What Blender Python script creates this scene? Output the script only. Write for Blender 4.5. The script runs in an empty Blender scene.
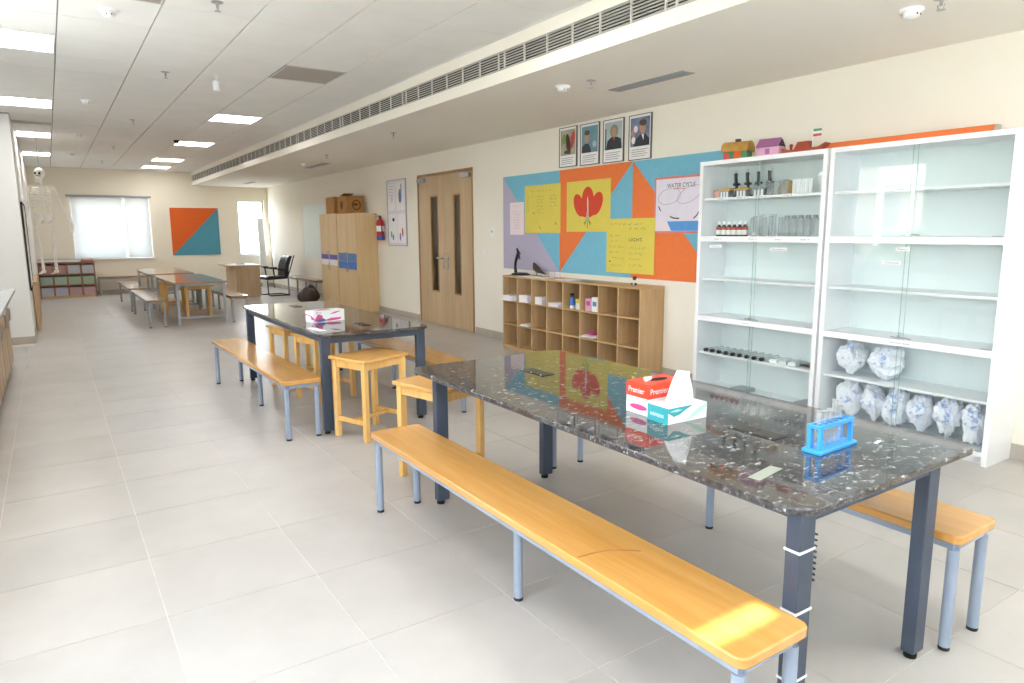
import bpy, bmesh, math, random
from mathutils import Vector, Matrix
random.seed(7)
scene = bpy.context.scene
C = scene.collection
PI = math.pi

# ------------------------------------------------------------------ camera
def look():
    pitch, yaw, roll = 0.1595, 0.5882, -0.0056
    f = Vector((math.sin(yaw)*math.cos(pitch), math.cos(yaw)*math.cos(pitch), -math.sin(pitch)))
    r = Vector((math.cos(yaw), -math.sin(yaw), 0)); u = r.cross(f)
    r2 = r*math.cos(roll)+u*math.sin(roll); u2 = -r*math.sin(roll)+u*math.cos(roll)
    return Matrix(((r2.x, u2.x, -f.x), (r2.y, u2.y, -f.y), (r2.z, u2.z, -f.z)))
cd = bpy.data.cameras.new('camera'); cam = bpy.data.objects.new('camera', cd); C.objects.link(cam)
cam.matrix_world = Matrix.Translation((0, 0, 1.5)) @ look().to_4x4()
cd.sensor_width = 36; cd.sensor_fit = 'HORIZONTAL'; cd.lens = 686.94*36/1024
cd.clip_start = 0.05; cd.clip_end = 2000
scene.camera = cam

# ------------------------------------------------------------------ light
SKY = 11.0
w = bpy.data.worlds.new('sky'); scene.world = w; w.use_nodes = True
nt = w.node_tree; nt.nodes.clear()
out = nt.nodes.new('ShaderNodeOutputWorld'); bg = nt.nodes.new('ShaderNodeBackground')
tc = nt.nodes.new('ShaderNodeTexCoord'); sp = nt.nodes.new('ShaderNodeSeparateXYZ'); rp = nt.nodes.new('ShaderNodeValToRGB')
rp.color_ramp.elements[0].position = 0.0; rp.color_ramp.elements[0].color = (0.97, 0.97, 1.0, 1)
rp.color_ramp.elements[1].position = 0.7; rp.color_ramp.elements[1].color = (0.70, 0.81, 1.0, 1)
nt.links.new(tc.outputs['Generated'], sp.inputs[0]); nt.links.new(sp.outputs['Z'], rp.inputs[0])
nt.links.new(rp.outputs[0], bg.inputs[0]); nt.links.new(bg.outputs[0], out.inputs[0])
bg.inputs[1].default_value = SKY
sl = bpy.data.lights.new('sun', 'SUN'); sun = bpy.data.objects.new('sun', sl); C.objects.link(sun)
sl.energy = 16; sl.angle = 0.012; sl.color = (1, 0.93, 0.8)
sun.rotation_euler = Vector((0.02, 1.0, -1.05)).to_track_quat('-Z', 'Y').to_euler()
def portal(loc, d, sx, sy):
    l = bpy.data.lights.new('window_portal', 'AREA'); l.shape = 'RECTANGLE'; l.size = sx; l.size_y = sy
    l.cycles.is_portal = True
    o = bpy.data.objects.new('window_portal', l); C.objects.link(o); o.location = loc
    o.rotation_euler = Vector(d).to_track_quat('-Z', 'Z').to_euler()
portal((-1.22, 1.15, 1.7), (1, 0, 0), 2.1, 1.6)
portal((-1.22, 5.78, 1.7), (1, 0, 0), 1.15, 1.6)
portal((-1.22, 7.97, 1.7), (1, 0, 0), 2.55, 1.6)
portal((0.55, -0.92, 1.79), (0, 1, 0), 2.3, 1.75)
portal((3.5, -0.92, 1.75), (0, 1, 0), 2.35, 1.65)
portal((1.36, 20.02, 1.62), (0, -1, 0), 1.7, 1.5)
portal((4.7, 20.02, 1.62), (0, -1, 0), 0.72, 1.5)
vs = scene.view_settings
vs.view_transform = 'Standard'; vs.look = 'None'; vs.gamma = 1; vs.use_curve_mapping = False
vs.exposure = 0.5
scene.cycles.use_denoising = True
scene.cycles.max_bounces = 10; scene.cycles.diffuse_bounces = 6; scene.cycles.glossy_bounces = 4
scene.cycles.transparent_max_bounces = 16; scene.cycles.transmission_bounces = 6
scene.cycles.caustics_reflective = False; scene.cycles.caustics_refractive = False
scene.cycles.sample_clamp_indirect = 6
LAMP = 11.0

# ------------------------------------------------------------------ materials
def lin(h):
    if isinstance(h, str):
        h = h.lstrip('#'); c = [int(h[i:i+2], 16)/255 for i in (0, 2, 4)]
    else: c = list(h)
    return tuple(((v/12.92) if v <= 0.04045 else ((v+0.055)/1.055)**2.4) for v in c)+(1,)
def base_mat(name):
    m = bpy.data.materials.new(name); m.use_nodes = True
    return m, m.node_tree, m.node_tree.nodes['Principled BSDF']
def coords(t, scale=(1, 1, 1)):
    a = t.nodes.new('ShaderNodeTexCoord'); b = t.nodes.new('ShaderNodeMapping'); b.inputs['Scale'].default_value = scale
    t.links.new(a.outputs['Object'], b.inputs[0]); return b.outputs[0]
def ramp(t, fac, stops):
    r = t.nodes.new('ShaderNodeValToRGB'); e = r.color_ramp.elements
    while len(e) < len(stops): e.new(0.5)
    for i, (p, c) in enumerate(stops): e[i].position = p; e[i].color = c
    t.links.new(fac, r.inputs[0]); return r.outputs[0]
def noise(t, vec, scale, detail=3, rough=0.5):
    n = t.nodes.new('ShaderNodeTexNoise'); n.inputs['Scale'].default_value = scale; n.inputs['Detail'].default_value = detail
    n.inputs['Roughness'].default_value = rough; t.links.new(vec, n.inputs['Vector']); return n.outputs['Fac']
def bump(t, b, h, dist, strength=0.4):
    n = t.nodes.new('ShaderNodeBump'); n.inputs['Distance'].default_value = dist; n.inputs['Strength'].default_value = strength
    t.links.new(h, n.inputs['Height']); t.links.new(n.outputs[0], b.inputs['Normal'])
def dim(c, k): return tuple(min(1, v*k) for v in c[:3])+(1,)
def paint(name, col, rough=0.6, metal=0.0, spec=0.5, var=0.05, scale=6.0, bmp=0.0, coat=0.0):
    m, t, b = base_mat(name); c = lin(col); v = coords(t)
    n = noise(t, v, scale, 4)
    t.links.new(ramp(t, n, [(0.3, dim(c, 1-var)), (0.7, dim(c, 1+var))]), b.inputs['Base Color'])
    b.inputs['Roughness'].default_value = rough; b.inputs['Metallic'].default_value = metal
    b.inputs['Specular IOR Level'].default_value = spec; b.inputs['Coat Weight'].default_value = coat
    b.inputs['Coat Roughness'].default_value = 0.08
    if bmp: bump(t, b, noise(t, v, scale*8, 3), bmp)
    return m
def wood(name, a, b_, axis=1, rough=0.4, scale=1.0, coat=0.0):
    m, t, b = base_mat(name); s = [14*scale]*3; s[axis] = 0.9*scale
    v = coords(t, s); n = noise(t, v, 1.6, 6, 0.62)
    s2 = [2.2*scale]*3; s2[axis] = .5*scale
    n2 = noise(t, coords(t, s2), 1.3, 2)
    mx = t.nodes.new('ShaderNodeMath'); mx.operation = 'MULTIPLY_ADD'; mx.inputs[1].default_value = 0.55
    t.links.new(n2, mx.inputs[0]); hm = t.nodes.new('ShaderNodeMath'); hm.operation = 'MULTIPLY'; hm.inputs[1].default_value = 0.5
    t.links.new(n, hm.inputs[0]); t.links.new(hm.outputs[0], mx.inputs[2])
    t.links.new(ramp(t, mx.outputs[0], [(0.36, lin(b_)), (0.66, lin(a))]), b.inputs['Base Color'])
    b.inputs['Roughness'].default_value = rough; b.inputs['Coat Weight'].default_value = coat; b.inputs['Coat Roughness'].default_value = 0.12
    bump(t, b, n, 0.0006, 0.3)
    return m
def glass(name, tint=(0.95, 0.98, 0.97), boost=1.0, rough=0.0, haze=0.0):
    m = bpy.data.materials.new(name); m.use_nodes = True; t = m.node_tree; t.nodes.clear()
    o = t.nodes.new('ShaderNodeOutputMaterial'); mix = t.nodes.new('ShaderNodeMixShader')
    tr = t.nodes.new('ShaderNodeBsdfTransparent'); gl = t.nodes.new('ShaderNodeBsdfGlossy'); fr = t.nodes.new('ShaderNodeLayerWeight'); pw5 = t.nodes.new('ShaderNodeMath'); pw5.operation = 'POWER'; pw5.inputs[1].default_value = 5.0; ma = t.nodes.new('ShaderNodeMath'); ma.operation = 'MULTIPLY_ADD'; ma.inputs[1].default_value = 0.96; ma.inputs[2].default_value = 0.04
    tr.inputs[0].default_value = tint+(1,); gl.inputs['Roughness'].default_value = rough; fr.inputs['Blend'].default_value = 0.5
    mu = t.nodes.new('ShaderNodeMath'); mu.operation = 'MULTIPLY'; mu.inputs[1].default_value = boost; mu.use_clamp = True
    t.links.new(fr.outputs['Facing'], pw5.inputs[0]); t.links.new(pw5.outputs[0], ma.inputs[0]); t.links.new(ma.outputs[0], mu.inputs[0]); t.links.new(mu.outputs[0], mix.inputs[0])
    t.links.new(tr.outputs[0], mix.inputs[1]); t.links.new(gl.outputs[0], mix.inputs[2]); t.links.new(mix.outputs[0], o.inputs[0])
    if haze:
        df = t.nodes.new('ShaderNodeBsdfDiffuse'); df.inputs[0].default_value = (0.85, 0.87, 0.88, 1); m2 = t.nodes.new('ShaderNodeMixShader'); m2.inputs[0].default_value = haze
        t.links.new(mix.outputs[0], m2.inputs[1]); t.links.new(df.outputs[0], m2.inputs[2]); t.links.new(m2.outputs[0], o.inputs[0])
    return m
def lamp_mat(name, strength, col=(1, 1, 1)):
    m, t, b = base_mat(name); b.inputs['Base Color'].default_value = (0.9, 0.9, 0.9, 1)
    n = noise(t, coords(t), 3.0); 
    t.links.new(ramp(t, n, [(0.2, (col[0]*.97, col[1]*.97, col[2]*.97, 1)), (0.8, col+(1,))]), b.inputs['Emission Color'])
    b.inputs['Emission Strength'].default_value = strength
    return m
def granite():
    m, t, b = base_mat('black speckled granite')
    v = coords(t, (26, 46, 40)); v2 = coords(t, (60, 40, 50))
    n1 = noise(t, v, 1.0, 6, 0.7); n2 = noise(t, v2, 1.3, 4, 0.6)
    base = ramp(t, n2, [(0.35, (0.02, 0.02, 0.023, 1)), (0.55, (0.065, 0.062, 0.065, 1)), (0.75, (0.2, 0.195, 0.2, 1))])
    fl = ramp(t, n1, [(0.575, (0, 0, 0, 1)), (0.69, (1, 1, 1, 1))])
    br = ramp(t, noise(t, coords(t, (5, 5, 5)), 1.0, 3), [(0.5, (0, 0, 0, 1)), (0.75, (1, 1, 1, 1))])
    mx0 = t.nodes.new('ShaderNodeMixRGB'); mx0.inputs[2].default_value = (0.06, 0.035, 0.02, 1)
    t.links.new(br, mx0.inputs[0]); t.links.new(base, mx0.inputs[1])
    mx = t.nodes.new('ShaderNodeMixRGB'); mx.inputs[2].default_value = (0.55, 0.55, 0.56, 1)
    t.links.new(fl, mx.inputs[0]); t.links.new(mx0.outputs[0], mx.inputs[1]); t.links.new(mx.outputs[0], b.inputs['Base Color'])
    b.inputs['Roughness'].default_value = 0.045; b.inputs['Specular IOR Level'].default_value = 0.65
    b.inputs['Coat Weight'].default_value = 0.2; b.inputs['Coat Roughness'].default_value = 0.03
    return m
def floor_mat():
    m, t, b = base_mat('beige grey porcelain tile')
    oi = t.nodes.new('ShaderNodeObjectInfo')
    g = t.nodes.new('ShaderNodeNewGeometry'); n = noise(t, g.outputs['Position'], 2.3, 5, 0.6)
    c = lin('#beb9b5')
    col = ramp(t, n, [(0.3, dim(c, 0.93)), (0.7, dim(c, 1.06))])
    hs = t.nodes.new('ShaderNodeHueSaturation'); mr = t.nodes.new('ShaderNodeMapRange')
    mr.inputs[3].default_value = 0.96; mr.inputs[4].default_value = 1.03
    t.links.new(oi.outputs['Random'], mr.inputs[0]); t.links.new(mr.outputs[0], hs.inputs['Value']); t.links.new(col, hs.inputs['Color'])
    t.links.new(hs.outputs[0], b.inputs['Base Color']); b.inputs['Roughness'].default_value = 0.33
    return m
def blind_mat(name='white roller fabric', tl=0.44, tp=0.05):
    m = bpy.data.materials.new(name); m.use_nodes = True; t = m.node_tree; t.nodes.clear()
    o = t.nodes.new('ShaderNodeOutputMaterial'); a = t.nodes.new('ShaderNodeBsdfTranslucent'); d = t.nodes.new('ShaderNodeBsdfDiffuse')
    tr = t.nodes.new('ShaderNodeBsdfTransparent'); m1 = t.nodes.new('ShaderNodeMixShader'); m2 = t.nodes.new('ShaderNodeMixShader')
    w_ = t.nodes.new('ShaderNodeTexWave'); w_.inputs['Scale'].default_value = 60
    t.links.new(coords(t), w_.inputs['Vector'])
    a.inputs[0].default_value = (tl, tl*1.01, tl*1.01, 1); tr.inputs[0].default_value = (1, 1, 1, 1)
    t.links.new(ramp(t, w_.outputs['Fac'], [(0, (0.8, 0.8, 0.79, 1)), (1, (0.86, 0.86, 0.85, 1))]), d.inputs[0])
    m1.inputs[0].default_value = 0.4; m2.inputs[0].default_value = tp
    t.links.new(a.outputs[0], m1.inputs[1]); t.links.new(d.outputs[0], m1.inputs[2]); t.links.new(m1.outputs[0], m2.inputs[1]); t.links.new(tr.outputs[0], m2.inputs[2])
    t.links.new(m2.outputs[0], o.inputs[0]); return m
def bag_mat():
    m, t, b = base_mat('crumpled white plastic with blue print'); v = coords(t)
    n = noise(t, v, 9.0, 5, 0.7)
    t.links.new(ramp(t, n, [(0.56, lin('#eceef6')), (0.64, lin('#7f9ed8')), (0.68, lin('#eceef6'))]), b.inputs['Base Color'])
    b.inputs['Roughness'].default_value = 0.3
    return m
def leaf_mat():
    m, t, b = base_mat('tree foliage'); n = noise(t, coords(t), 2.5, 5)
    t.links.new(ramp(t, n, [(0.3, lin('#33502a')), (0.7, lin('#6f8f52'))]), b.inputs['Base Color']); b.inputs['Roughness'].default_value = 0.9
    return m
M = dict(
    wall=paint('cream wall paint', '#f2ede1', 0.75, var=0.012, scale=1.5, bmp=0.0004),
    end=paint('warm white wall paint', '#efe7d6', 0.75, var=0.012, scale=1.5, bmp=0.0004),
    white=paint('matt white paint', '#eeeeec', 0.7, var=0.01, scale=2),
    ceil=paint('ceiling tile white', '#efeeec', 0.85, var=0.02, scale=3, bmp=0.0008),
    ceilgap=paint('ceiling grid metal', '#8f8b86', 0.6, var=0.03),
    soffit=paint('plaster soffit', '#eeeae2', 0.8, var=0.012, scale=1.2),
    tile=floor_mat(), grout=paint('pale grout', '#dedad3', 0.8, var=0.05, scale=20),
    skirt=paint('tile skirting', '#b7aea4', 0.4, var=0.04, scale=4),
    glass=glass('clear window glass', (0.97, 0.99, 0.98)), cglass=glass('cabinet door glass', (0.975, 0.992, 0.99), 0.5),
    edge=paint('green glass edge', '#9fb9b2', 0.2), tube=glass('laboratory glass', (0.90, 0.92, 0.925), 4.0, 0.03, 0.16),
    jar=glass('thick jar glass', (0.86, 0.88, 0.885), 3.0, 0.03, 0.14),
    alu=paint('white window aluminium', '#d8d9d8', 0.4, var=0.02), steel=paint('brushed steel', '#b8bbbe', 0.28, metal=1.0, var=0.05),
    granite=granite(), slate=paint('slate grey powder coat', '#3d4758', 0.38, var=0.05, scale=9),
    bench=wood('varnished pine bench', '#dca964', '#c48d46', 1, 0.26, 1.0, 0.4), benchx=wood('varnished pine seat', '#e8b56c', '#cf9648', 0, 0.28, 1.2, 0.35),
    pine=wood('varnished pine leg', '#f2c67e', '#dca85a', 2, 0.35, 1.4, 0.2),
    bluegrey=paint('blue grey bench steel', '#94a0b3', 0.38, var=0.03, scale=10), rubber=paint('black rubber', '#17181b', 0.6, var=0.1, scale=20),
    cub=wood('oak laminate', '#d2b287', '#b69468', 2, 0.5, 1.0), cubx=wood('oak laminate board', '#cfae7e', '#b28d5e', 0, 0.5, 1.0),
    cub2=wood('red brown laminate', '#a5765a', '#845a42', 2, 0.5), maple=wood('maple laminate', '#dcc195', '#cbab7a', 2, 0.5, 0.7),
    doorw=wood('pale ash door veneer', '#cfb593', '#b89b75', 2, 0.45, 0.8), frame=wood('door frame timber', '#b68d5e', '#946b40', 2, 0.5),
    cabw=paint('white cabinet laminate', '#f1f2f5', 0.4, var=0.01), cabi=paint('pale cabinet lining', '#e4ecec', 0.5, var=0.01),
    orange=paint('orange pinboard felt', '#ec7d42', 0.85, var=0.03, scale=30, bmp=0.0006), teal=paint('sky blue pinboard felt', '#79bcd6', 0.85, var=0.03, scale=30, bmp=0.0006),
    lav=paint('lavender pinboard felt', '#b5afc6', 0.85, var=0.03, scale=30, bmp=0.0006),
    teal2=paint('steel blue panel', '#4f93a8', 0.8, var=0.03, scale=20), orange2=paint('deep orange panel', '#d9601f', 0.8, var=0.03, scale=20),
    yellow=paint('yellow chart paper', '#e0cf5c', 0.75, var=0.03, scale=5), pinkpaper=paint('pale pink paper', '#efdfe6', 0.75, var=0.02),
    whitepaper=paint('white paper', '#f3f1f2', 0.75, var=0.02, scale=9), chart=paint('pale lilac chart paper', '#e6e0ee', 0.75, var=0.03, scale=9),
    red=paint('red crayon', '#d8492f', 0.75, var=0.08, scale=25), green=paint('green crayon', '#7f9d4c', 0.75, var=0.1, scale=25),
    pencil=paint('grey pencil', '#8a8468', 0.8, var=0.1, scale=40), ink=paint('dark marker', '#3a3538', 0.8, var=0.1, scale=40),
    crayonblue=paint('blue crayon', '#5b9bdc', 0.75, var=0.06, scale=20), pinkborder=paint('red pink border tape', '#dd8383', 0.7, var=0.05, scale=20),
    black=paint('black plastic', '#1d1f24', 0.4, var=0.1, scale=15), darkblue=paint('navy plastic', '#27303f', 0.4, var=0.1),
    leather=paint('black leather', '#1c1c20', 0.32, var=0.12, scale=14, bmp=0.001), brownbag=paint('dark brown leatherette', '#3b2b2a', 0.4, var=0.12, scale=6, bmp=0.001),
    cardboard=paint('brown cardboard', '#a97a45', 0.85, var=0.06, scale=8), cardink=paint('cardboard print', '#6b4526', 0.85),
    extred=paint('fire red enamel', '#c5262c', 0.3, var=0.04), extblue=paint('blue label', '#3b4ba4', 0.5),
    purple=paint('purple label', '#6457a5', 0.6), blue=paint('blue label paper', '#3f74c4', 0.6), bluebrown=paint('dusty blue label', '#5e7fb4', 0.6, var=0.15, scale=30),
    rack=paint('bright blue plastic', '#3fa2f2', 0.35, var=0.03), redbox=paint('red tissue carton', '#e0482f', 0.35, var=0.12, scale=14),
    tealbox=paint('teal carton', '#3aa3ae', 0.35, var=0.04), whitebox=paint('white carton', '#f2f4f5', 0.35, var=0.02), magenta=paint('magenta print', '#cf4d8e', 0.4, var=0.2, scale=14),
    mint=paint('mint print', '#b9e0d6', 0.4), tissue=paint('soft tissue', '#fbfbfb', 0.95, var=0.01), violet=paint('violet print', '#6a63a8', 0.4, var=0.2, scale=20),
    bone=paint('ivory bone', '#f3efe8', 0.55, var=0.06, scale=18), blind=blind_mat(), sheer=blind_mat('sheer white fabric', 0.8, 0.03), blindop=paint('grey blackout blind', '#c9c7c2', 0.9, var=0.02),
    tabletop=wood('brown laminate top', '#b08a60', '#8e6b46', 1, 0.14, 1.0, 0.5), greymetal=paint('light grey steel', '#a2a8ad', 0.4, var=0.03),
    counter=paint('pale stone counter', '#cfd3d4', 0.2, var=0.05, scale=12), bag=bag_mat(), leaf=leaf_mat(), bark=paint('bark', '#5b4632', 0.9, var=0.2),
    pale_ground=paint('pale light-bouncing ground', '#cfc9bd', 0.95, var=0.2, scale=0.05), tower=paint('tower render', '#d5c3b6', 0.8, var=0.03), towerband=paint('tower window band', '#7d8894', 0.4),
    grille=paint('painted grille metal', '#cfcdc6', 0.5, var=0.03), void=paint('dark duct', '#23211f', 0.9), greygrille=paint('perforated return grille', '#aaa39c', 0.8, var=0.1, scale=120),
    tan=paint('tan card', '#cfa763', 0.8, var=0.1, scale=15), pinktub=paint('pink tub', '#dfa79c', 0.5), greyplastic=paint('grey plastic tray', '#8d949b', 0.5),
    redcap=paint('red cap', '#c3403c', 0.4), amber=paint('dark bottle glass', '#3a2a26', 0.15, spec=0.8), label=paint('bottle label', '#e9e6e2', 0.7),
    hutgold=paint('golden craft card', '#b98d43', 0.75, var=0.15, scale=20), hutgreen=paint('green craft card', '#4f8a63', 0.75, var=0.1), pinkhouse=paint('lilac pink card', '#d9a5c0', 0.7, var=0.04), purpleroof=paint('purple card', '#a76b9d', 0.7, var=0.04),
    boat=paint('red brown boat card', '#a2442c', 0.7, var=0.06), lamp=lamp_mat('light panel diffuser', LAMP, (1.0, 0.985, 0.95)),
    skin=paint('printed skin tone', '#b8927c', 0.7, var=0.08, scale=30), suit=paint('printed dark suit', '#3a3c46', 0.7, var=0.1, scale=30), hairp=paint('printed brown hair', '#5a4a40', 0.7),
    pbg1=paint('printed mixed backdrop', '#a8a392', 0.7, var=0.35, scale=14), pbg2=paint('printed teal backdrop', '#6f98a8', 0.7, var=0.1, scale=9), pbg3=paint('printed pale backdrop', '#aebfc2', 0.7, var=0.08, scale=9), pbg4=paint('printed blue crowd backdrop', '#737f9c', 0.7, var=0.35, scale=16), greyhair=paint('printed grey hair', '#8f8778', 0.7), darkgrey=paint('dark grey frame', '#5d6066', 0.5), socket=paint('dark bronze lid', '#3a342c', 0.25), scratchbrown=paint('brown scuff', '#a06a2a', 0.6), tape=paint('grey green tape', '#9aa095', 0.6),
)

# ------------------------------------------------------------------ mesh helpers
class MB:
    def __init__(s): s.v = []; s.f = []
    def add(s, vs, fs):
        o = len(s.v); s.v += [tuple(p) for p in vs]; s.f += [tuple(i+o for i in f) for f in fs]; return s
    def box(s, x0, x1, y0, y1, z0, z1):
        return s.add([(x0,y0,z0),(x1,y0,z0),(x1,y1,z0),(x0,y1,z0),(x0,y0,z1),(x1,y0,z1),(x1,y1,z1),(x0,y1,z1)],
                     [(0,3,2,1),(4,5,6,7),(0,1,5,4),(1,2,6,5),(2,3,7,6),(3,0,4,7)])
    def bar(s, p, q, w, h, up=(0, 0, 1)):
        p = Vector(p); q = Vector(q); d = (q-p).normalized(); up = Vector(up)
        if abs(d.dot(up)) > 0.98: up = Vector((1, 0, 0))
        a = d.cross(up).normalized()*(w/2); b = a.cross(d).normalized()*(h/2)
        vs = [e+i*a+j*b for e in (p, q) for i, j in ((-1,-1),(1,-1),(1,1),(-1,1))]
        return s.add(vs, [(0,1,2,3),(7,6,5,4),(0,4,5,1),(1,5,6,2),(2,6,7,3),(3,7,4,0)])
    def tube(s, pts, r, n=8, cap=True):
        pts = [Vector(p) for p in pts]; rs = r if isinstance(r, (list, tuple)) else [r]*len(pts)
        vs = []; ref = Vector((0, 0, 1))
        for i, p in enumerate(pts):
            d = (pts[min(i+1, len(pts)-1)]-pts[max(i-1, 0)]).normalized()
            if abs(d.dot(ref)) > 0.95: ref = Vector((1, 0, 0)) if abs(d.x) < 0.9 else Vector((0, 1, 0))
            a = d.cross(ref).normalized(); b = d.cross(a)
            vs += [p+rs[i]*(a*math.cos(2*PI*k/n)+b*math.sin(2*PI*k/n)) for k in range(n)]
        fs = [(i*n+k, i*n+(k+1) % n, (i+1)*n+(k+1) % n, (i+1)*n+k) for i in range(len(pts)-1) for k in range(n)]
        if cap: fs += [tuple(range(n))[::-1], tuple(range((len(pts)-1)*n, len(pts)*n))]
        return s.add(vs, fs)
    def lathe(s, prof, c=(0, 0, 0), n=16):
        vs = [(c[0]+r*math.cos(2*PI*k/n), c[1]+r*math.sin(2*PI*k/n), c[2]+z) for r, z in prof for k in range(n)]
        fs = [(i*n+k, i*n+(k+1) % n, (i+1)*n+(k+1) % n, (i+1)*n+k) for i in range(len(prof)-1) for k in range(n)]
        if prof[0][0] > 1e-5: fs.append(tuple(range(n))[::-1])
        if prof[-1][0] > 1e-5: fs.append(tuple(range((len(prof)-1)*n, len(prof)*n)))
        return s.add(vs, fs)
    def ell(s, c, rx, ry, rz, n=12, m=8):
        vs = [(c[0], c[1], c[2]-rz)]
        for j in range(1, m):
            a = -PI/2+PI*j/m
            vs += [(c[0]+rx*math.cos(a)*math.cos(2*PI*k/n), c[1]+ry*math.cos(a)*math.sin(2*PI*k/n), c[2]+rz*math.sin(a)) for k in range(n)]
        vs.append((c[0], c[1], c[2]+rz)); L = len(vs)-1
        fs = [(0, 1+(k+1) % n, 1+k) for k in range(n)]
        fs += [(1+j*n+k, 1+j*n+(k+1) % n, 1+(j+1)*n+(k+1) % n, 1+(j+1)*n+k) for j in range(m-2) for k in range(n)]
        fs += [(L, 1+(m-2)*n+k, 1+(m-2)*n+(k+1) % n) for k in range(n)]
        return s.add(vs, fs)
    def prism(s, poly, axis, a, b):
        def P(u, v, t): return {'x': (t, u, v), 'y': (u, t, v), 'z': (u, v, t)}[axis]
        n = len(poly)
        return s.add([P(u, v, a) for u, v in poly]+[P(u, v, b) for u, v in poly],
                     [tuple(range(n)), tuple(range(n, 2*n))[::-1]]+[(i, (i+1) % n, n+(i+1) % n, n+i) for i in range(n)])
    def mesh(s, name, mat, smooth=True):
        me = bpy.data.meshes.new(name); me.from_pydata(s.v, [], s.f)
        bm = bmesh.new(); bm.from_mesh(me); bmesh.ops.recalc_face_normals(bm, faces=bm.faces[:]); bm.to_mesh(me); bm.free()
        me.materials.append(M[mat])
        if smooth:
            me.shade_smooth(); me.set_sharp_from_angle(angle=math.radians(35))
        return me
    def build(s, name, mat, parent=None, bevel=0.0, smooth=True):
        return put(name, s.mesh(name, mat, smooth), parent, bevel)
def put(name, me, parent=None, bevel=0.0, loc=None):
    o = bpy.data.objects.new(name, me); C.objects.link(o)
    if parent: o.parent = parent
    if loc: o.location = loc
    if bevel:
        b = o.modifiers.new('bevel', 'BEVEL'); b.width = bevel; b.segments = 2; b.limit_method = 'ANGLE'; b.angle_limit = math.radians(40)
    return o
def B(*a): return MB().box(*a)
def tag(o, label, cat, group=None, kind=None):
    o['label'] = label; o['category'] = cat
    if group: o['group'] = group
    if kind: o['kind'] = kind
    return o
def thing(name, label, cat, loc=(0, 0, 0), rz=0.0, group=None):
    o = bpy.data.objects.new(name, None); C.objects.link(o); o.empty_display_size = 0.1
    o.location = loc; o.rotation_euler = (0, 0, rz); return tag(o, label, cat, group)
def struct(o, label=None):
    o['kind'] = 'structure'
    if label: o['label'] = label
    return o
def copy_tree(o, parent=None):
    c = o.copy(); C.objects.link(c); c.parent = parent
    for ch in list(o.children): copy_tree(ch, c)
    return c
def clone(o, label, loc, rz=0.0, group=None):
    c = copy_tree(o); c['label'] = label; c.location = loc; c.rotation_euler = (0, 0, rz)
    if group: c['group'] = group
    return c
def text(s, size, mat, parent, x, y, z, name='lettering', width=None, align='LEFT'):
    """flat lettering in the local XZ plane, reading along +x and facing -y"""
    cu = bpy.data.curves.new('t', 'FONT'); cu.body = s; cu.size = size; cu.align_x = align
    ob = bpy.data.objects.new('t', cu); C.objects.link(ob); bpy.context.view_layer.update()
    me = bpy.data.meshes.new_from_object(ob.evaluated_get(bpy.context.evaluated_depsgraph_get()))
    bpy.data.objects.remove(ob); bpy.data.curves.remove(cu)
    k = 1.0
    if width:
        xs = [v.co.x for v in me.vertices]; k = width/max(1e-6, max(xs)-min(xs))
    for v in me.vertices: v.co = Vector((x+v.co.x*k, y, z+v.co.y))
    me.materials.clear(); me.materials.append(M[mat])
    return put(name, me, parent)
def wall_holes(name, axis, t0, t1, u0, u1, z0, z1, holes, mat):
    """slab between t0 and t1 on AXIS, spanning u and z, with rectangular holes (u0,u1,z0,z1)"""
    us = sorted({u0, u1, *[h[0] for h in holes], *[h[1] for h in holes]}); mb = MB()
    for a, b in zip(us, us[1:]):
        cuts = sorted([(h[2], h[3]) for h in holes if h[0] <= a+1e-6 and h[1] >= b-1e-6]); z = z0
        for c0, c1 in cuts+[(z1, z1)]:
            if c0 > z+1e-6: mb.box(t0, t1, a, b, z, c0) if axis == 'x' else mb.box(a, b, t0, t1, z, c0)
            z = c1
    o = mb.build(name, mat, smooth=False); return struct(o)

# ------------------------------------------------------------------ room shell
W, E, CZ, SZ, SX, BK = 5.165, 19.95, 3.06, 2.718, 3.265, -0.8
LW, LC, LCY = -1.1, -0.28, 11.5
floor = struct(B(-1.4, 7.2, BK-.2, E+.2, -0.15, -0.0022).build('floor', 'grout', smooth=False), 'pale beige grey porcelain tile floor of the whole room')
tile_me = B(-0.298, 0.298, -0.298, 0.298, -0.004, 0).mesh('tile', 'tile', False)
fw = look() @ Vector((0, 0, -1)); rt = look() @ Vector((1, 0, 0)); upv = look() @ Vector((0, 1, 0))
def pix(p):
    d = Vector(p)-Vector((0, 0, 1.5)); q = d.dot(fw)
    if q < 0.2: return None
    return 512+686.94*d.dot(rt)/q, 341.5-686.94*d.dot(upv)/q
cells = []
for i in range(-3, 9):
    for j in range(-7, 29):
        x, y = 0.255+0.6*i+0.3, 2.85+0.6*j+0.3
        x0, x1 = max(x-.298, LW), min(x+.298, W); y0, y1 = max(y-.298, BK), min(y+.298, E)
        if y > LCY: x0 = max(x0, LC)
        if x1-x0 < .01 or y1-y0 < .01: continue
        q = pix((x, y, 0)); seen = q is not None and -60 < q[0] < 1084 and 0 < q[1] < 760
        cells.append((0 if seen else 1, y+abs(x-2)*.2, x, y, x0, x1, y0, y1))
cells.sort(); rest = MB()
for n, (hid, _, x, y, x0, x1, y0, y1) in enumerate(cells):
    if n < 290 and not hid:
        if x1-x0 > .59 and y1-y0 > .59: put('tile', tile_me, floor, loc=(x, y, 0))
        else: B(x0, x1, y0, y1, -0.004, 0).build('tile', 'tile', floor, smooth=False)
    else: rest.box(x0, x1, y0, y1, -0.004, 0)
r_ = rest.build('tile_remainder', 'tile', floor, smooth=False); r_['kind'] = 'stuff'

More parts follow.
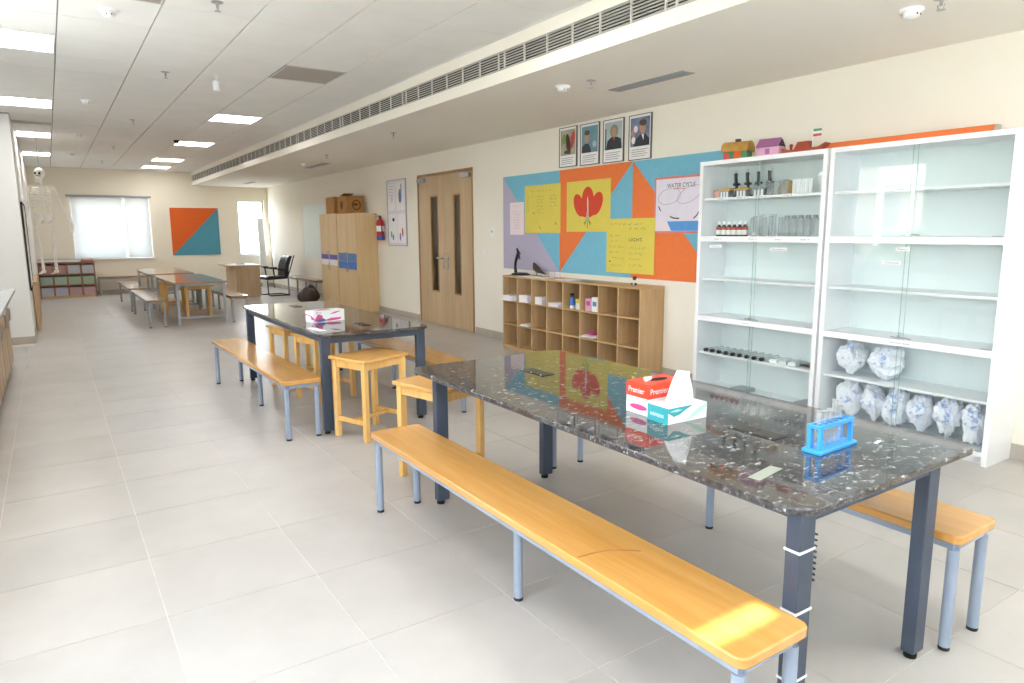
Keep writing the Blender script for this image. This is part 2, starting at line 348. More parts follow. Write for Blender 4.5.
# ceiling with lay-in tiles
ceiling = struct(B(LW-.3, SX+.1, BK-.2, E+.2, CZ+0.012, CZ+0.2).build('ceiling', 'ceilgap', smooth=False), 'white suspended tile ceiling')
GX, GY, MX, MY = 0.205, 5.55, 0.605, 0.65
lights = {(2+1, k) for k in ()}
lamp_cells = [(-1, 2), (-1, 7), (-1, 12), (-1, 17), (-1, -3), (-1, -8), (3, 7), (3, 12), (3, 17), (3, 20), (3, -3), (3, -8)]
grille_cells = [(3, 2), (0, -1)]
for i in range(-3, 6):
    for j in range(-10, 23):
        x0, x1 = max(GX+MX*i, LW), min(GX+MX*(i+1), SX); y0, y1 = max(GY+MY*j, BK), min(GY+MY*(j+1), E)
        if y0 >= LCY-.4: x0 = max(x0, LC)
        if x1-x0 < .03 or y1-y0 < .03 or (i, j) in lamp_cells or (i, j) in grille_cells: continue
        B(x0+.005, x1-.005, y0+.0028, y1-.0028, CZ, CZ+.012).build('ceiling_tile', 'ceil', ceiling, smooth=False)
soffit = struct(B(SX+.004, W+.12, BK-.2, E+.2, SZ, CZ+.2).build('ceiling_soffit', 'soffit', smooth=False), 'lowered plaster soffit along the door wall')
# fascia with its slot for the air grille
struct(MB().box(SX-.008, SX+.004, BK, E, SZ, SZ+.097).box(SX-.008, SX+.004, BK, E, SZ+.247, CZ).build('trim_1', 'wall', smooth=False), 'cream fascia of the soffit')
ag = thing('air_grille', 'long linear louvred air grille along the soffit fascia', 'air grille', (SX, 0, SZ))
B(0.0005, .0035, BK+.1, E-.12, .099, .245).build('duct_back', 'void', ag, smooth=False)
for k in range(7):
    MB().bar((-.006, BK+.1, .109+k*.021), (-.006, E-.12, .109+k*.021), .010, .0045, (0.35, 0, 1)).build('louvre', 'grille', ag, smooth=False)
ys = []; y = 4.97-1.885*3
while y < E-.2:
    for q in [0]+[.0905+.3016*k for k in range(6)]: ys.append(y+q)
    y += 1.885+.0
div_me = B(-.014, -.001, -.006, .006, .098, .246).mesh('divider', 'grille', False)
for q in ys:
    if BK+.15 < q < E-.15: put('divider', div_me, ag, loc=(0, q, 0))
B(-.012, -.001, BK+.1, E-.12, .2435, .2475).build('rim', 'grille', ag); B(-.012, -.001, BK+.1, E-.12, .0965, .1005).build('rim', 'grille', ag)

# ceiling lights
names_l = {(-1, 2): 'nearest square light panel at the ceiling edge, cut by the picture frame', (-1, 7): 'second ceiling light panel in the row above the counter side',
           (-1, 12): 'third light panel above the wall column, beyond the dark strip', (-1, 17): 'farthest light panel above the hanging skeleton',
           (-1, -3): 'ceiling light panel overhead beside the windows', (-1, -8): 'ceiling light panel behind the viewer beside the windows', (3, -3): 'ceiling light panel overhead near the air grille', (3, -8): 'ceiling light panel behind the viewer near the air grille',
           (3, 7): 'largest light panel of the row beside the air grille', (3, 12): 'second light panel of the row beside the air grille', (3, 17): 'third light panel of the row beside the air grille', (3, 20): 'smallest farthest light panel close to the end wall'}
for (i, j) in lamp_cells:
    x0, y0 = GX+MX*i, GY+MY*j; y1 = min(y0+MY, E); x1 = x0+MX
    if j > 10: x0 = max(x0, LC+.005)
    t = thing('ceiling_light', names_l[(i, j)], 'ceiling light', ((x0+x1)/2, (y0+y1)/2, CZ), 0, 'square ceiling light panels')
    a, b = (x1-x0)/2-.006, (y1-y0)/2-.004
    B(-a+.012, a-.012, -b+.012, b-.012, .002, .011).build('diffuser', 'lamp', t)
    MB().box(-a, a, -b, -b+.012, 0, .011).box(-a, a, b-.012, b, 0, .011).box(-a, -a+.012, -b+.012, b-.012, 0, .011).box(a-.012, a, -b+.012, b-.012, 0, .011).build('light_frame', 'white', t)
for (i, j), l in zip(grille_cells, ('grey perforated return air tile beside the air grille', 'grey return air tile at the top edge of the picture')):
    x0, y0 = GX+MX*i, GY+MY*j
    t = thing('return_air_tile', l, 'air vent', (x0+MX/2, y0+MY/2, CZ), 0)
    B(-.297, .297, -.32, .32, .001, .011).build('vent_core', 'greygrille', t)
    MB().box(-.297, .297, -.32, -.305, -.003, .001).box(-.297, .297, .305, .32, -.003, .001).box(-.297, -.283, -.305, .305, -.003, .001).box(.283, .297, -.305, .305, -.003, .001).build('vent_frame', 'grille', t)

# walls
WL = dict(w1=(0.1, 2.2), w2=(5.2, 6.35), w3=(6.7, 9.25)); z0w, z1w = 0.9, 2.5
wall_r = wall_holes('wall_right', 'x', W, W+.12, BK, E, 0, CZ, [(8.735, 10.53, -.001, 2.41)], 'wall')
wall_e = wall_holes('wall_end', 'y', E, E+.15, LW-.3, W+.12, 0, CZ, [(0.52, 2.22, .88, 2.37), (4.345, 5.06, .87, 2.37)], 'end')
wall_l = wall_holes('wall_left', 'x', LW-.2, LW, BK, LCY+.05, 0, CZ, [(a, b, z0w, z1w) for a, b in WL.values()], 'white')
struct(B(LW-.2, LC, LCY, E, 0, CZ).build('wall_column', 'white', smooth=False), 'broad white wall column beside the counter')
wall_b = wall_holes('wall_back', 'y', BK-.2, BK, LW-.2, W+.12, 0, CZ, [(-.6, 1.60, .9, 2.68), (2.3, 4.7, .9, 2.6)], 'white')
# corridor beyond the door
struct(MB().box(6.8, 6.9, 7.5, 11.8, 0, 2.9).box(W+.12, 6.9, 7.4, 7.5, 0, 2.9).box(W+.12, 6.9, 11.8, 11.9, 0, 2.9).box(W+.12, 6.9, 7.4, 11.9, 2.9, 3.0).build('wall_corridor', 'wall', smooth=False), 'dim corridor walls behind the door glass')
# skirting
def skirt(name, b): struct(b.build(name, 'skirt', smooth=False), 'low grey tile skirting')
skirt('baseboard_right', MB().box(W-.012, W, 10.56, E, 0, .1).box(W-.012, W, BK, 8.70, 0, .1))
skirt('baseboard_end', B(LC, W-.012, E-.012, E, 0, .1)); skirt('baseboard_left', MB().box(LC, LC+.01, LCY-.01, E-.012, 0, .1).box(LW, LC, LCY-.01, LCY, 0, .1))

def window(name, label, axis, t, u0, u1, z0, z1, mulls, sill=None, depth=.06):
    """frame set in a hole; t is the frame centre on the wall's axis"""
    o = bpy.data.objects.new(name, None); C.objects.link(o); struct(o, label)
    def bx(a, b, c, d, e=depth/2): return B(t-e, t+e, a, b, c, d) if axis == 'x' else B(a, b, t-e, t+e, c, d)
    for a, b, c, d in ((u0, u1, z0, z0+.05), (u0, u1, z1-.05, z1), (u0, u0+.05, z0+.05, z1-.05), (u1-.05, u1, z0+.05, z1-.05)): bx(a, b, c, d).build('window_frame', 'alu', o)
    edges = [u0+.05]+[q for m_ in mulls for q in (m_-.025, m_+.025)]+[u1-.05]
    for m_ in mulls: bx(m_-.025, m_+.025, z0+.05, z1-.05).build('mullion', 'alu', o)
    for a, b in zip(edges[::2], edges[1::2]): bx(a, b, z0+.05, z1-.05, .003).build('pane', 'glass', o, smooth=False)
    if sill: B(*sill).build('window_sill', 'white', o)
    return o
window('window_fill_left', 'unseen left wall window beside the viewer, added for more daylight', 'x', LW-.12, *WL['w1'], z0w, z1w, (1.15,))  # unseen opening, added to let more daylight into the near part
window('window_2', 'narrow left wall window', 'x', LW-.12, *WL['w2'], z0w, z1w, ())
window('window_3', 'blind-covered left wall window', 'x', LW-.12, *WL['w3'], z0w, z1w, (7.975,))
window('window_4', 'two-part end wall window behind a white roller blind', 'y', E+.1, 0.52, 2.22, .88, 2.37, (1.63,), (0.48, 2.26, E-.05, E+.04, .85, .88))
window('window_5', 'narrow bright end wall window in the corner', 'y', E+.1, 4.345, 5.06, .87, 2.37, (), (4.30, 5.1, E-.04, E+.04, .845, .87))
window('window_sun_patch', 'unseen window behind the viewer, shaped to place the sun patch', 'y', BK-.1, -.6, 1.60, .9, 2.68, (.56,))  # out of view; opening placed and sized so sun lands on the bench end
window('window_fill_back', 'unseen second window behind the viewer, added as soft fill light', 'y', BK-.1, 2.3, 4.7, .9, 2.6, (3.5,))  # out of view, added to brighten surfaces facing the back wall
t = thing('fill_blind', 'unseen sheer white blind added to spread fill light from behind the viewer', 'window blind', (3.5, BK+.04, 2.64)); MB().tube([(-1.25, 0, 0), (1.25, 0, 0)], .025, 12).build('roller', 'greymetal', t); B(-1.22, 1.22, -.001, .001, -1.76, 0).build('fabric', 'sheer', t); B(-1.22, 1.22, -.008, .008, -1.785, -1.76).build('hem_bar', 'alu', t)  # added out of view: stops direct sun and glows as soft fill
t = thing('sun_trim_blind', 'unseen sheer white blind added to trim the sun to a narrow band', 'window blind', (.55, BK+.04, 2.345)); MB().tube([(-1.25, 0, -.02), (1.25, 0, -.02)], .02, 12).build('rail', 'greymetal', t); B(-1.22, 1.22, -.001, .001, -1.46, -.02).build('fabric', 'sheer', t); B(-1.22, 1.22, -.008, .008, -1.485, -1.46).build('hem_bar', 'alu', t)  # added out of view: leaves a gap above that narrows the sun beam
t = thing('roller_blind', 'translucent white roller blind over the two-part end window', 'window blind', (1.37, E-.03, 2.40))
MB().tube([(-.93, 0, 0), (.9, 0, 0)], .028, 12).build('roller', 'greymetal', t)
B(-.83, .235, .002, .004, -1.49, 0.0).build('fabric', 'blind', t); B(.295, .83, .006, .008, -1.47, 0).build('fabric', 'blind', t)
B(-.83, .235, -.005, .010, -1.515, -1.49).build('hem_bar', 'alu', t); B(.295, .83, -.002, .012, -1.495, -1.47).build('hem_bar', 'alu', t)
t = thing('blackout_blind', 'grey blackout blind pulled down over the left wall window', 'window blind', (LW+.03, 7.975, 2.55))
MB().tube([(0, -1.12, 0), (0, 1.12, 0)], .028, 12).build('roller', 'greymetal', t); B(-.002, .002, -1.09, 1.09, -1.62, 0).build('fabric', 'blindop', t); B(-.008, .008, -1.09, 1.09, -1.645, -1.62).build('hem_bar', 'alu', t)

# double door
d = bpy.data.objects.new('door_1', None); C.objects.link(d); struct(d, 'pale ash double door with two narrow glass strips'); d.location = (W, 10.53, 0); d.rotation_euler = (0, 0, -PI/2)
for b in ((0, .03, -.012, .12, 0, 2.41), (1.765, 1.795, -.012, .12, 0, 2.41), (.03, 1.765, -.012, .12, 2.375, 2.41)): B(*b).build('door_frame', 'frame', d, .002)
for x0, x1, g0, g1, hx in ((.033, .925, .44, .70, .86), (.93, 1.762, 1.20, 1.42, .99)):
    m = MB().box(x0, g0, .0, .045, .006, 2.372).box(g1, x1, .0, .045, .006, 2.372).box(g0, g1, .0, .045, .006, .53).box(g0, g1, .0, .045, 2.06, 2.372)
    lf = m.build('door_leaf', 'doorw', d, smooth=False)
    B(g0, g1, .02, .026, .53, 2.06).build('glass_strip', 'glass', lf, smooth=False)
    MB().box(g0, g0+.022, -.004, .018, .53, 2.06).box(g1-.022, g1, -.004, .018, .53, 2.06).box(g0+.022, g1-.022, -.004, .018, .53, .555).box(g0+.022, g1-.022, -.004, .018, 2.035, 2.06).build('glazing_bead', 'frame', lf)
    s = -1 if hx < .92 else 1
    MB().tube([(hx, -.001, 1.08), (hx, -.05, 1.08), (hx+s*.02, -.055, 1.08), (hx+s*.13, -.055, 1.085)], .010, 8).lathe([(.0, 0), (.001, 0)], (hx, 0, 1.08)).build('handle', 'steel', lf)
    B(hx-.02, hx+.02, -.008, -.0005, .92, 1.17).build('lock_plate', 'steel', lf, .003)
    cx = x0+.02 if s < 0 else x1-.26
    cb = B(cx, cx+.24, -.055, -.0005, 2.28, 2.345).build('door_closer', 'steel', lf, .006)
    MB().bar((cx+.12, -.03, 2.35), (cx+.12-s*.25, -.02, 2.372), .02, .006).build('closer_arm', 'steel', lf)
t = thing('light_switch', 'small white switch plate on the wall between door and pinboard', 'switch', (W, 8.22, 1.48), -PI/2)
B(-.04, .04, -.009, 0, -.06, .06).build('plate', 'whitebox', t, .003); B(-.012, .012, -.014, -.0085, .0, .03).build('rocker', 'greyplastic', t, .002)
t = thing('wall_socket', 'small white socket plate low on the wall beside the door', 'socket', (W, 8.42, 1.20), -PI/2)
B(-.045, .045, -.009, 0, -.04, .04).build('plate', 'whitebox', t, .003); B(-.02, .02, -.011, -.0085, -.012, .012).build('insert', 'whitepaper', t, .001)

ORD = 'first second third fourth fifth sixth seventh eighth ninth'.split()
# ------------------------------------------------------------------ lab tables, benches, stools
def rrect(hx, hy, r, n=5):
    p = []
    for cx, cy, a0 in ((hx-r, hy-r, 0), (-hx+r, hy-r, PI/2), (-hx+r, -hy+r, PI), (hx-r, -hy+r, 1.5*PI)):
        p += [(cx+r*math.cos(a0+PI/2*k/n), cy+r*math.sin(a0+PI/2*k/n)) for k in range(n+1)]
    return p
def make_table(label, loc, W2, L2, lx, ly):
    t = thing('lab_table', label, 'table', loc, 0, 'granite lab tables')
    MB().prism(rrect(W2, L2, .085, 7), 'z', .738, .76).build('tabletop', 'granite', t, .004)
    for y in ly: B(lx[0]+.036, lx[1]-.036, y-.02, y+.02, .685, .737).build('apron', 'slate', t, .002)
    for x in lx: B(x-.02, x+.02, ly[0]+.0235, ly[1]-.0235, .69, .737).build('side_rail', 'slate', t, .002)
    for x in lx:
        for y in ly:
            lg = B(x-.0355, x+.0355, y-.023, y+.023, .022, .737).build('leg', 'slate', t, .003)
            MB().lathe([(.021, 0), (.022, .004), (.022, .014), (.012, .016), (.012, .023)], (x-.01, y, 0), 14).build('foot', 'rubber', lg)
    return t
T1 = make_table('front granite lab table holding tissue boxes and blue test tube rack', (2.1025, 2.205, 0), .5175, 1.205, (-.402, .318), (-1.128, 1.055))
T2 = make_table('middle granite lab table holding a pink and white glove box', (2.02, 6.11, 0), .445, 1.25, (-.39, .385), (-1.17, 1.12))
# cable ties and cable on the near leg
x, y = -.402, -1.128
for z in (.20, .415, .60): MB().box(x-.038, x+.038, y-.0255, y+.0255, z, z+.007).build('cable_tie', 'whitebox', T1)
MB().tube([(x+.052+.010*math.cos(k*1.25), y-.005+.012*math.sin(k*1.25), .65-.0035*k) for k in range(48)], .0035, 6).build('coiled_cable', 'black', T1)
def pop_socket(t, x, y, label):
    s = thing('table_socket', label, 'socket', (x, y, .76), 0, 'sockets set into the tabletops')
    B(-.042, .042, -.10, .10, .0, .003).build('plate', 'black', s, .002)
    for q in (-.05, .05): B(-.036, .036, q-.045, q+.045, .003, .0045).build('lid', 'socket', s, .001)
    for q in (-.085, .0, .085): MB().lathe([(.005, .003), (.005, .006), (0, .0065)], (-.039, q, 0), 8).build('screw', 'steel', s)
pop_socket(T1, 2.115, 1.54, 'black power socket plate between the tissue boxes and the tube rack')
pop_socket(T1, 2.09, 2.895, 'black power socket plate at the far end of the front table')
pop_socket(T2, 2.05, 5.27, 'black power socket plate in front of the glove box'); pop_socket(T2, 2.02, 6.98, 'black power socket plate at the far end of the middle table')

def make_bench(label, loc, rz=0.0, top='bench', metal='bluegrey', L=2.40, group='wooden benches along the lab tables'):
    t = thing('bench', label, 'bench', loc, rz, group); h = L/2
    MB().prism(rrect(.145, h, .03, 3), 'z', .413, .445).build('seat_plank', top, t, .005)
    for s in (-1, 1): B(s*.11-.0125, s*.11+.0125, -h+.03, h-.03, .383, .4128).build('side_rail', metal, t, .002)
    for yy in (-h+.035, 0, h-.035): B(-.0975, .0975, yy-.0125, yy+.0125, .383, .4126).build('cross_rail', metal, t, .002)
    for sx in (-1, 1):
        for yy in (-h+.035, 0, h-.035):
            if yy == 0 and sx > 0: continue
            qx = 0 if yy == 0 else sx*.11
            lg = MB().tube([(qx, yy, .014), (qx, yy, .383)], .0195, 14).build('leg', metal, t)
            MB().lathe([(.018, 0), (.0195, .004), (.0195, .014)], (qx, yy, 0), 14).build('foot', 'rubber', lg)
    return t
b1 = make_bench('orange pine bench with a sunlit end, nearest the camera', (1.475, 2.175, 0))
MB().tube([(-.13, -.54, .4444), (-.08, -.545, .4444), (-.03, -.555, .4444), (.02, -.585, .4444), (.07, -.625, .4444)], .0036, 6).build('scratch', 'scratchbrown', b1)
clone(b1, 'orange pine bench on the cabinet side of the front table', (2.665, 2.195, 0)).children
clone(b1, 'orange pine bench on the aisle side of the middle table', (1.42, 6.09, 0), 0.015)
clone(b1, 'orange pine bench behind the middle table towards the door', (2.66, 6.05, 0))
for o in list(bpy.data.objects):
    if o.name.startswith('scratch') and o.parent != b1: bpy.data.objects.remove(o)

def make_stool(label, loc, rz, group='wooden stools'):
    t = thing('stool', label, 'stool', loc, rz, group)
    MB().prism(rrect(.225, .195, .012, 2), 'z', .582, .605).build('seat', 'benchx', t, .004)
    hx, hy = .185, .155
    for s in (-1, 1):
        B(-hx+.019, hx-.019, s*hy-.010, s*hy+.010, .525, .5815).build('apron', 'pine', t, .001); B(s*hx-.010, s*hx+.010, -hy+.019, hy-.019, .525, .5815).build('apron', 'pine', t, .001)
        B(s*hx-.011, s*hx+.011, -hy+.019, hy-.019, .12, .155).build('stretcher', 'pine', t, .001)
    B(-hx+.011, hx-.011, -.011, .011, .125, .15).build('stretcher', 'pine', t, .001)
    for sx in (-1, 1):
        for sy in (-1, 1): B(sx*hx-.019, sx*hx+.019, sy*hy-.019, sy*hy+.019, 0, .5818).build('leg', 'pine', t, .003)
    return t
S1 = make_stool('wooden stool standing free between the two granite tables', (1.90, 4.765, 0), math.radians(20))
clone(S1, 'wooden stool pushed under the far end of the front table', (1.90, 3.64, 0), math.radians(-75))
clone(S1, 'farther of two wooden stools tucked under the middle table', (1.945, 6.74, 0), math.radians(9))
clone(S1, 'nearer of two wooden stools tucked under the middle table', (2.0, 6.08, 0), math.radians(14))

# ------------------------------------------------------------------ things on the tables
def carton(name, label, loc, rz, lx, ly, h, mats, cat='box', group=None):
    t = thing(name, label, cat, loc, rz, group); B(-lx/2, lx/2, -ly/2, ly/2, 0, h).build('carton', mats, t, .0015); return t
t = carton('tissue_box', 'pink and white tissue box underneath the red one', (2.04, 1.987, .76), 0, .21, .122, .07, 'whitebox', group='tissue boxes')
MB().ell((-.1052, -.01, .03), .0006, .05, .012).build('pink_print', 'magenta', t); B(-.103, .0, -.0615, -.0611, .02, .05).build('pink_print', 'magenta', t)
t = carton('tissue_box', 'red tissue box lying on top of the pink and white one', (2.042, 1.985, .83), 0, .218, .126, .06, 'redbox', group='tissue boxes')
text('Premier', .034, 'whitebox', t, -.098, -.0638, .018, width=.10)
o = text('Premier', .034, 'whitebox', t, -.05, -.1096, .018, width=.09); o.rotation_euler = (0, 0, -PI/2); o.location = (0, 0, 0)
MB().prism([(.05*math.cos(2*PI*k/18)+.01, .022*math.sin(2*PI*k/18)) for k in range(18)], 'z', .0601, .0606).build('opening', 'void', t)
MB().prism([(-.03, .004), (-.075, -.014), (-.05, .024), (-.01, .016)], 'z', .0607, .072).build('tissue_end', 'tissue', t)
for x0, x1, z0, z1 in ((.04, .10, .012, .022), (.045, .105, .036, .047)): B(x0, x1, -.0636, -.0632, z0, z1).build('flame_print', 'tan', t)
t = carton('tissue_box', 'teal and white tissue box with a tissue standing up, in front of the red one', (2.02, 1.845, .76), -.03, .212, .112, .064, 'whitebox', group='tissue boxes')
B(-.1068, -.106, -.0563, .0563, -.0001+.0005, .0642).build('teal_end', 'tealbox', t)
o = text('wintess', .026, 'whitebox', t, -.042, -.1072, .022, width=.075); o.rotation_euler = (0, 0, -PI/2)
MB().prism([(-.106, .064), (-.106, .046), (-.075, .028), (-.045, .034), (-.01, .05), (.03, .064)], 'y', -.0566, -.0561).build('teal_wave', 'tealbox', t)
MB().prism([(-.098, .050), (-.06, .046), (-.03, .051), (-.06, .056)], 'y', -.0571, -.0566).build('logo_print', 'mint', t)
MB().prism([(-.02, .002), (.04, .016), (.10, .045), (.104, .062), (.06, .05)], 'y', -.0566, -.0561).build('mint_wave', 'mint', t)
B(-.0, .1, -.0, .055, .0641, .0645).build('mint_top', 'mint', t)
m = MB(); N = 8; vs = []
for i in range(N+1):
    a = i/N
    for j in range(5):
        b = j/4; wd = .155*(1-a)+.028*a
        vs.append((-.085+.10*a+wd*b, -.01+.025*math.sin(b*4+a*2)*(.4+.6*a)+.01*a, .0646+.125*a-.02*b*(1-a)*a))
m.add(vs, [(i*5+j, i*5+j+1, (i+1)*5+j+1, (i+1)*5+j) for i in range(N) for j in range(4)])
o = m.build('tissue', 'tissue', t); sd = o.modifiers.new('s', 'SOLIDIFY'); sd.thickness = .0015
t = thing('glove_box', 'white glove box with magenta print on the middle table', 'box', (1.885, 5.665, .76), math.radians(10))
B(-.145, .145, -.065, .065, 0, .095).build('carton', 'whitebox', t, .0015)
for pts in ([(-.14, .01), (-.10, .07), (-.06, .055), (-.055, .02), (-.10, .012)], [(.0, .06), (.05, .078), (.12, .085), (.06, .066)], [(-.05, .012), (.02, .03), (.12, .028), (.10, .012), (.0, .006)]):
    MB().prism(pts, 'y', -.0656, -.0651).build('magenta_print', 'magenta', t)
MB().prism([(-.12, .004), (-.09, .03), (-.05, .03), (-.02, .012), (-.06, .004)], 'y', -.0661, -.0656).build('violet_print', 'violet', t)
MB().prism([(-.13, .008), (-.09, .03), (-.04, .02), (-.02, .05), (.05, .06), (.11, .04), (.11, .045), (.05, .066), (-.03, .056), (-.09, .036)], 'x', -.1456, -.1451).build('print_band', 'magenta', t)
MB().prism([(-.12, -.03), (.0, -.05), (.06, .0), (-.02, .04)], 'z', .0951, .0955).build('top_print', 'magenta', t)
text('gloves', .02, 'violet', t, -.12, -.0658, .075, width=.05)
t = thing('paper_sheet', 'loose white paper lying near the corner of the middle table', 'paper', (1.655, 5.20, .76), math.radians(6))
B(-.03, .03, -.13, .13, 0, .0008).build('sheet', 'whitepaper', t)
t = thing('tape_strip', 'grey green strip of tape stuck on the front table', 'tape', (1.77, 1.252, .76), math.radians(10)); B(-.075, .075, -.02, .02, 0, .0006).build('strip', 'tape', t)
t = thing('paper_scrap', 'tiny white paper scrap beside the blue test tube rack', 'paper', (2.36, 1.225, .76), .2); B(-.022, .022, -.006, .006, 0, .0006).build('scrap', 'whitepaper', t)
# test tube rack
t = thing('test_tube_rack', 'bright blue plastic test tube rack on the front table', 'test tube rack', (2.165, 1.285, .76), math.radians(2))
B(-.115, .115, -.036, .036, .0, .014).build('base_plate', 'rack', t, .003)
for s in (-1, 1):
    for q in (-.018, .018): B(s*.094-.007, s*.094+.007, q-.007, q+.007, .014, .084).build('upright', 'rack', t, .001)
m = MB().box(-.104, .104, -.026, -.014, .084, .096).box(-.104, .104, .014, .026, .084, .096)
for k in range(7): m.box(-.104+k*.0333, -.096+k*.0333, -.014, .014, .084, .096)
m.build('top_frame', 'rack', t, .001)
for k, (q, h) in enumerate(((-.082, .125), (-.0495, .118), (-.0165, .122), (.016, .148), (.0488, .126))):
    p = Matrix.Rotation(math.radians(2), 3, 'Z') @ Vector((q, 0, 0))
    g = thing('test_tube', ['clear test tube in the first slot of the blue rack', 'clear test tube in the second slot of the blue rack', 'clear test tube in the middle slot of the blue rack', 'tallest clear test tube in the blue rack', 'clear test tube in the last used slot of the blue rack'][k], 'test tube', (2.165+p.x, 1.285+p.y, .7745), 0, 'test tubes in the blue rack')
    MB().lathe([(.001, 0), (.006, .002), (.009, .008), (.009, h), (.0105, h+.002), (.0105, h+.004)], n=14).build('glass_wall', 'tube', g)
    MB().lathe([(.0096, h), (.0110, h+.001), (.0110, h+.004), (.0090, h+.005)], n=14).build('rim', 'tube', g)

# ------------------------------------------------------------------ glass cabinets on the door wall
CD = .35
def make_cabinet(label, y_left, Lx=1.2):
    t = thing('glass_cabinet', label, 'cabinet', (W-.004, y_left, 0), -PI/2, 'white glass-fronted cabinets')
    H = 2.085
    B(0, .035, -CD, 0, 0, H).build('side_panel', 'cabw', t, .001); B(Lx-.035, Lx, -CD, 0, 0, H).build('side_panel', 'cabw', t, .001)
    B(.035, Lx-.035, -CD, 0, H-.035, H).build('top_panel', 'cabw', t); B(.035, Lx-.035, -CD, 0, .06, .09).build('bottom_panel', 'cabw', t)
    B(.035, Lx-.035, -CD+.05, -CD+.065, 0, .06).build('plinth', 'cabw', t); B(.035, Lx-.035, -.012, 0, .09, H-.035).build('back_panel', 'cabi', t)
    for z in (.70, 1.40): B(.035, Lx-.035, -CD, -.012, z, z+.045).build('fixed_shelf', 'cabw', t)
    for z in (.395, 1.06, 1.755): B(.035, Lx-.035, -CD+.035, -.012, z, z+.018).build('shelf', 'cabw', t)
    c = Lx/2
    for z0, z1 in ((.09, .70), (.745, 1.40), (1.445, H-.035)):
        for x0, x1, yy in ((.036, c+.018, -CD+.006), (c-.018, Lx-.036, -CD+.014)):
            p = B(x0, x1, yy, yy+.004, z0+.001, z1-.001).build('glass_door', 'cglass', t, smooth=False)
            xe = x1 if yy < -CD+.01 else x0
            B(xe-.0008, xe+.0008, yy-.0004, yy+.0044, z0+.002, z1-.002).build('polished_edge', 'edge', p, smooth=False)
        if z0 < 1.5:
            lk = MB().box(c-.06, c+.05, -CD-.006, -CD+.003, z0+.012, z0+.02).lathe([(.011, 0), (.011, .02), (0, .021)], (c-.01, -CD-.004, z0+.01), 10).tube([(c+.02, -CD-.004, z0+.018), (c+.08, -CD-.012, z0+.012)], .004, 6)
            if z0 > .5: lk.build('lock', 'steel', t)
        B(Lx-.10, Lx-.05, -CD-.002, -CD+.005, z0+.002, z0+.009).build('runner_stop', 'steel', t)
    return t
K1 = make_cabinet('white glass cabinet filled with lab glassware, beside the pinboard', 4.225)
K2 = make_cabinet('white glass cabinet holding crumpled plastic bags, at the picture edge', 3.005)
def strip_label(t, s, x, z, y=-CD-.0012, wd=.075):
    p = B(x-wd*.65, x+wd*.65, y, y+.001, z-.012, z+.012).build('shelf_label', 'whitepaper', t); text(s, .018, 'violet', p, x-wd/2, y-.0004, z-.006, width=wd)
for s, x in (('Grade - 5', .22), ('Grade - 6', .58), ('Grade - 7', .83), ('Grade - 8', 1.05)): strip_label(K1, s, x, 1.423)
for s, x in (('Grade - 1', .22), ('Grade - 2', .42), ('Grade - 3', .62), ('Grade - 4', .86)): strip_label(K1, s, x, 1.764, -CD+.0335)
strip_label(K1, 'Models', .20, 1.36, -CD+.0045, .10); strip_label(K1, 'Equipment', .82, 1.345, -CD+.0125, .12)
strip_label(K1, 'Chemicals', .55, .722); strip_label(K2, 'Grade - 9', .52, 1.764, -CD+.0335); strip_label(K2, 'Chemicals', .5, 1.27, -CD+.0045, .10); strip_label(K2, 'Experiment Models', .6, .722, wd=.14); strip_label(K2, 'Reports', .57, 1.364, -CD+.0045, .07)

def XW(depth): return W-.004-depth            # world x at a depth in front of the wall
# shelf 1 of the first cabinet
z1 = 1.773
def microscope(label, y, x=XW(.12)):
    t = thing('microscope', label, 'microscope', (x, y, z1), -PI/2+.5, 'microscopes in the glass cabinet')
    B(-.045, .045, -.06, .05, 0, .02).build('foot', 'black', t, .004)
    MB().tube([(0, .035, .02), (0, .05, .08), (0, .035, .14), (0, -.005, .165)], [.013, .012, .012, .014], 8).build('arm', 'darkblue', t)
    B(-.035, .035, -.055, .035, .075, .084).build('stage', 'black', t, .002)
    MB().tube([(0, -.012, .10), (0, -.012, .21)], [.009, .016], 10).build('tube', 'darkblue', t); MB().tube([(0, -.012, .21), (0, -.012, .24)], .011, 10).build('eyepiece', 'alu', t)
    MB().tube([(-.03, .04, .12), (.03, .04, .12)], .011, 10).build('focus_knob', 'black', t)
for k, y in enumerate((4.02, 3.90, 3.79, 3.68)): microscope(['first dark microscope from the pinboard, top shelf of the glass cabinet', 'second dark microscope from the pinboard on the top shelf', 'third dark microscope from the pinboard on the top shelf', 'fourth dark microscope, beside the clear beakers'][k], y)
for k, (y, m_) in enumerate(((4.01, 'tan'), (3.84, 'tan'), (3.67, 'greyplastic'))):
    t = thing('specimen_tray', ['first grey tray topped with tan card, below the microscopes', 'middle grey tray topped with tan card, below the microscopes', 'grey tray with a grey wrapped lump below the fourth microscope'][k], 'tray', (XW(.25), y, z1), -PI/2+.1*k, 'trays in front of the microscopes')
    B(-.05, .05, -.03, .03, 0, .055).build('tray', 'greyplastic', t, .003)
    for s in (-.03, 0, .03): B(s-.008, s+.008, -.031, -.0303, .002, .05).build('tag', 'whitepaper', t)
    MB().prism([(-.085, .056), (-.02, .056), (.06, .056), (.075, .066), (.02, .084), (-.03, .074)], 'y', -.035, .04).build('card', m_, t, .002)
t = thing('plastic_tub', 'pink plastic tub at the end of the top cabinet shelf', 'tub', (XW(.2), 4.135, z1), 0)
MB().lathe([(.036, 0), (.042, .06)], n=18).build('tub', 'pinktub', t); MB().lathe([(.044, .06), (.044, .068), (0, .072)], n=18).build('lid', 'cardboard', t)
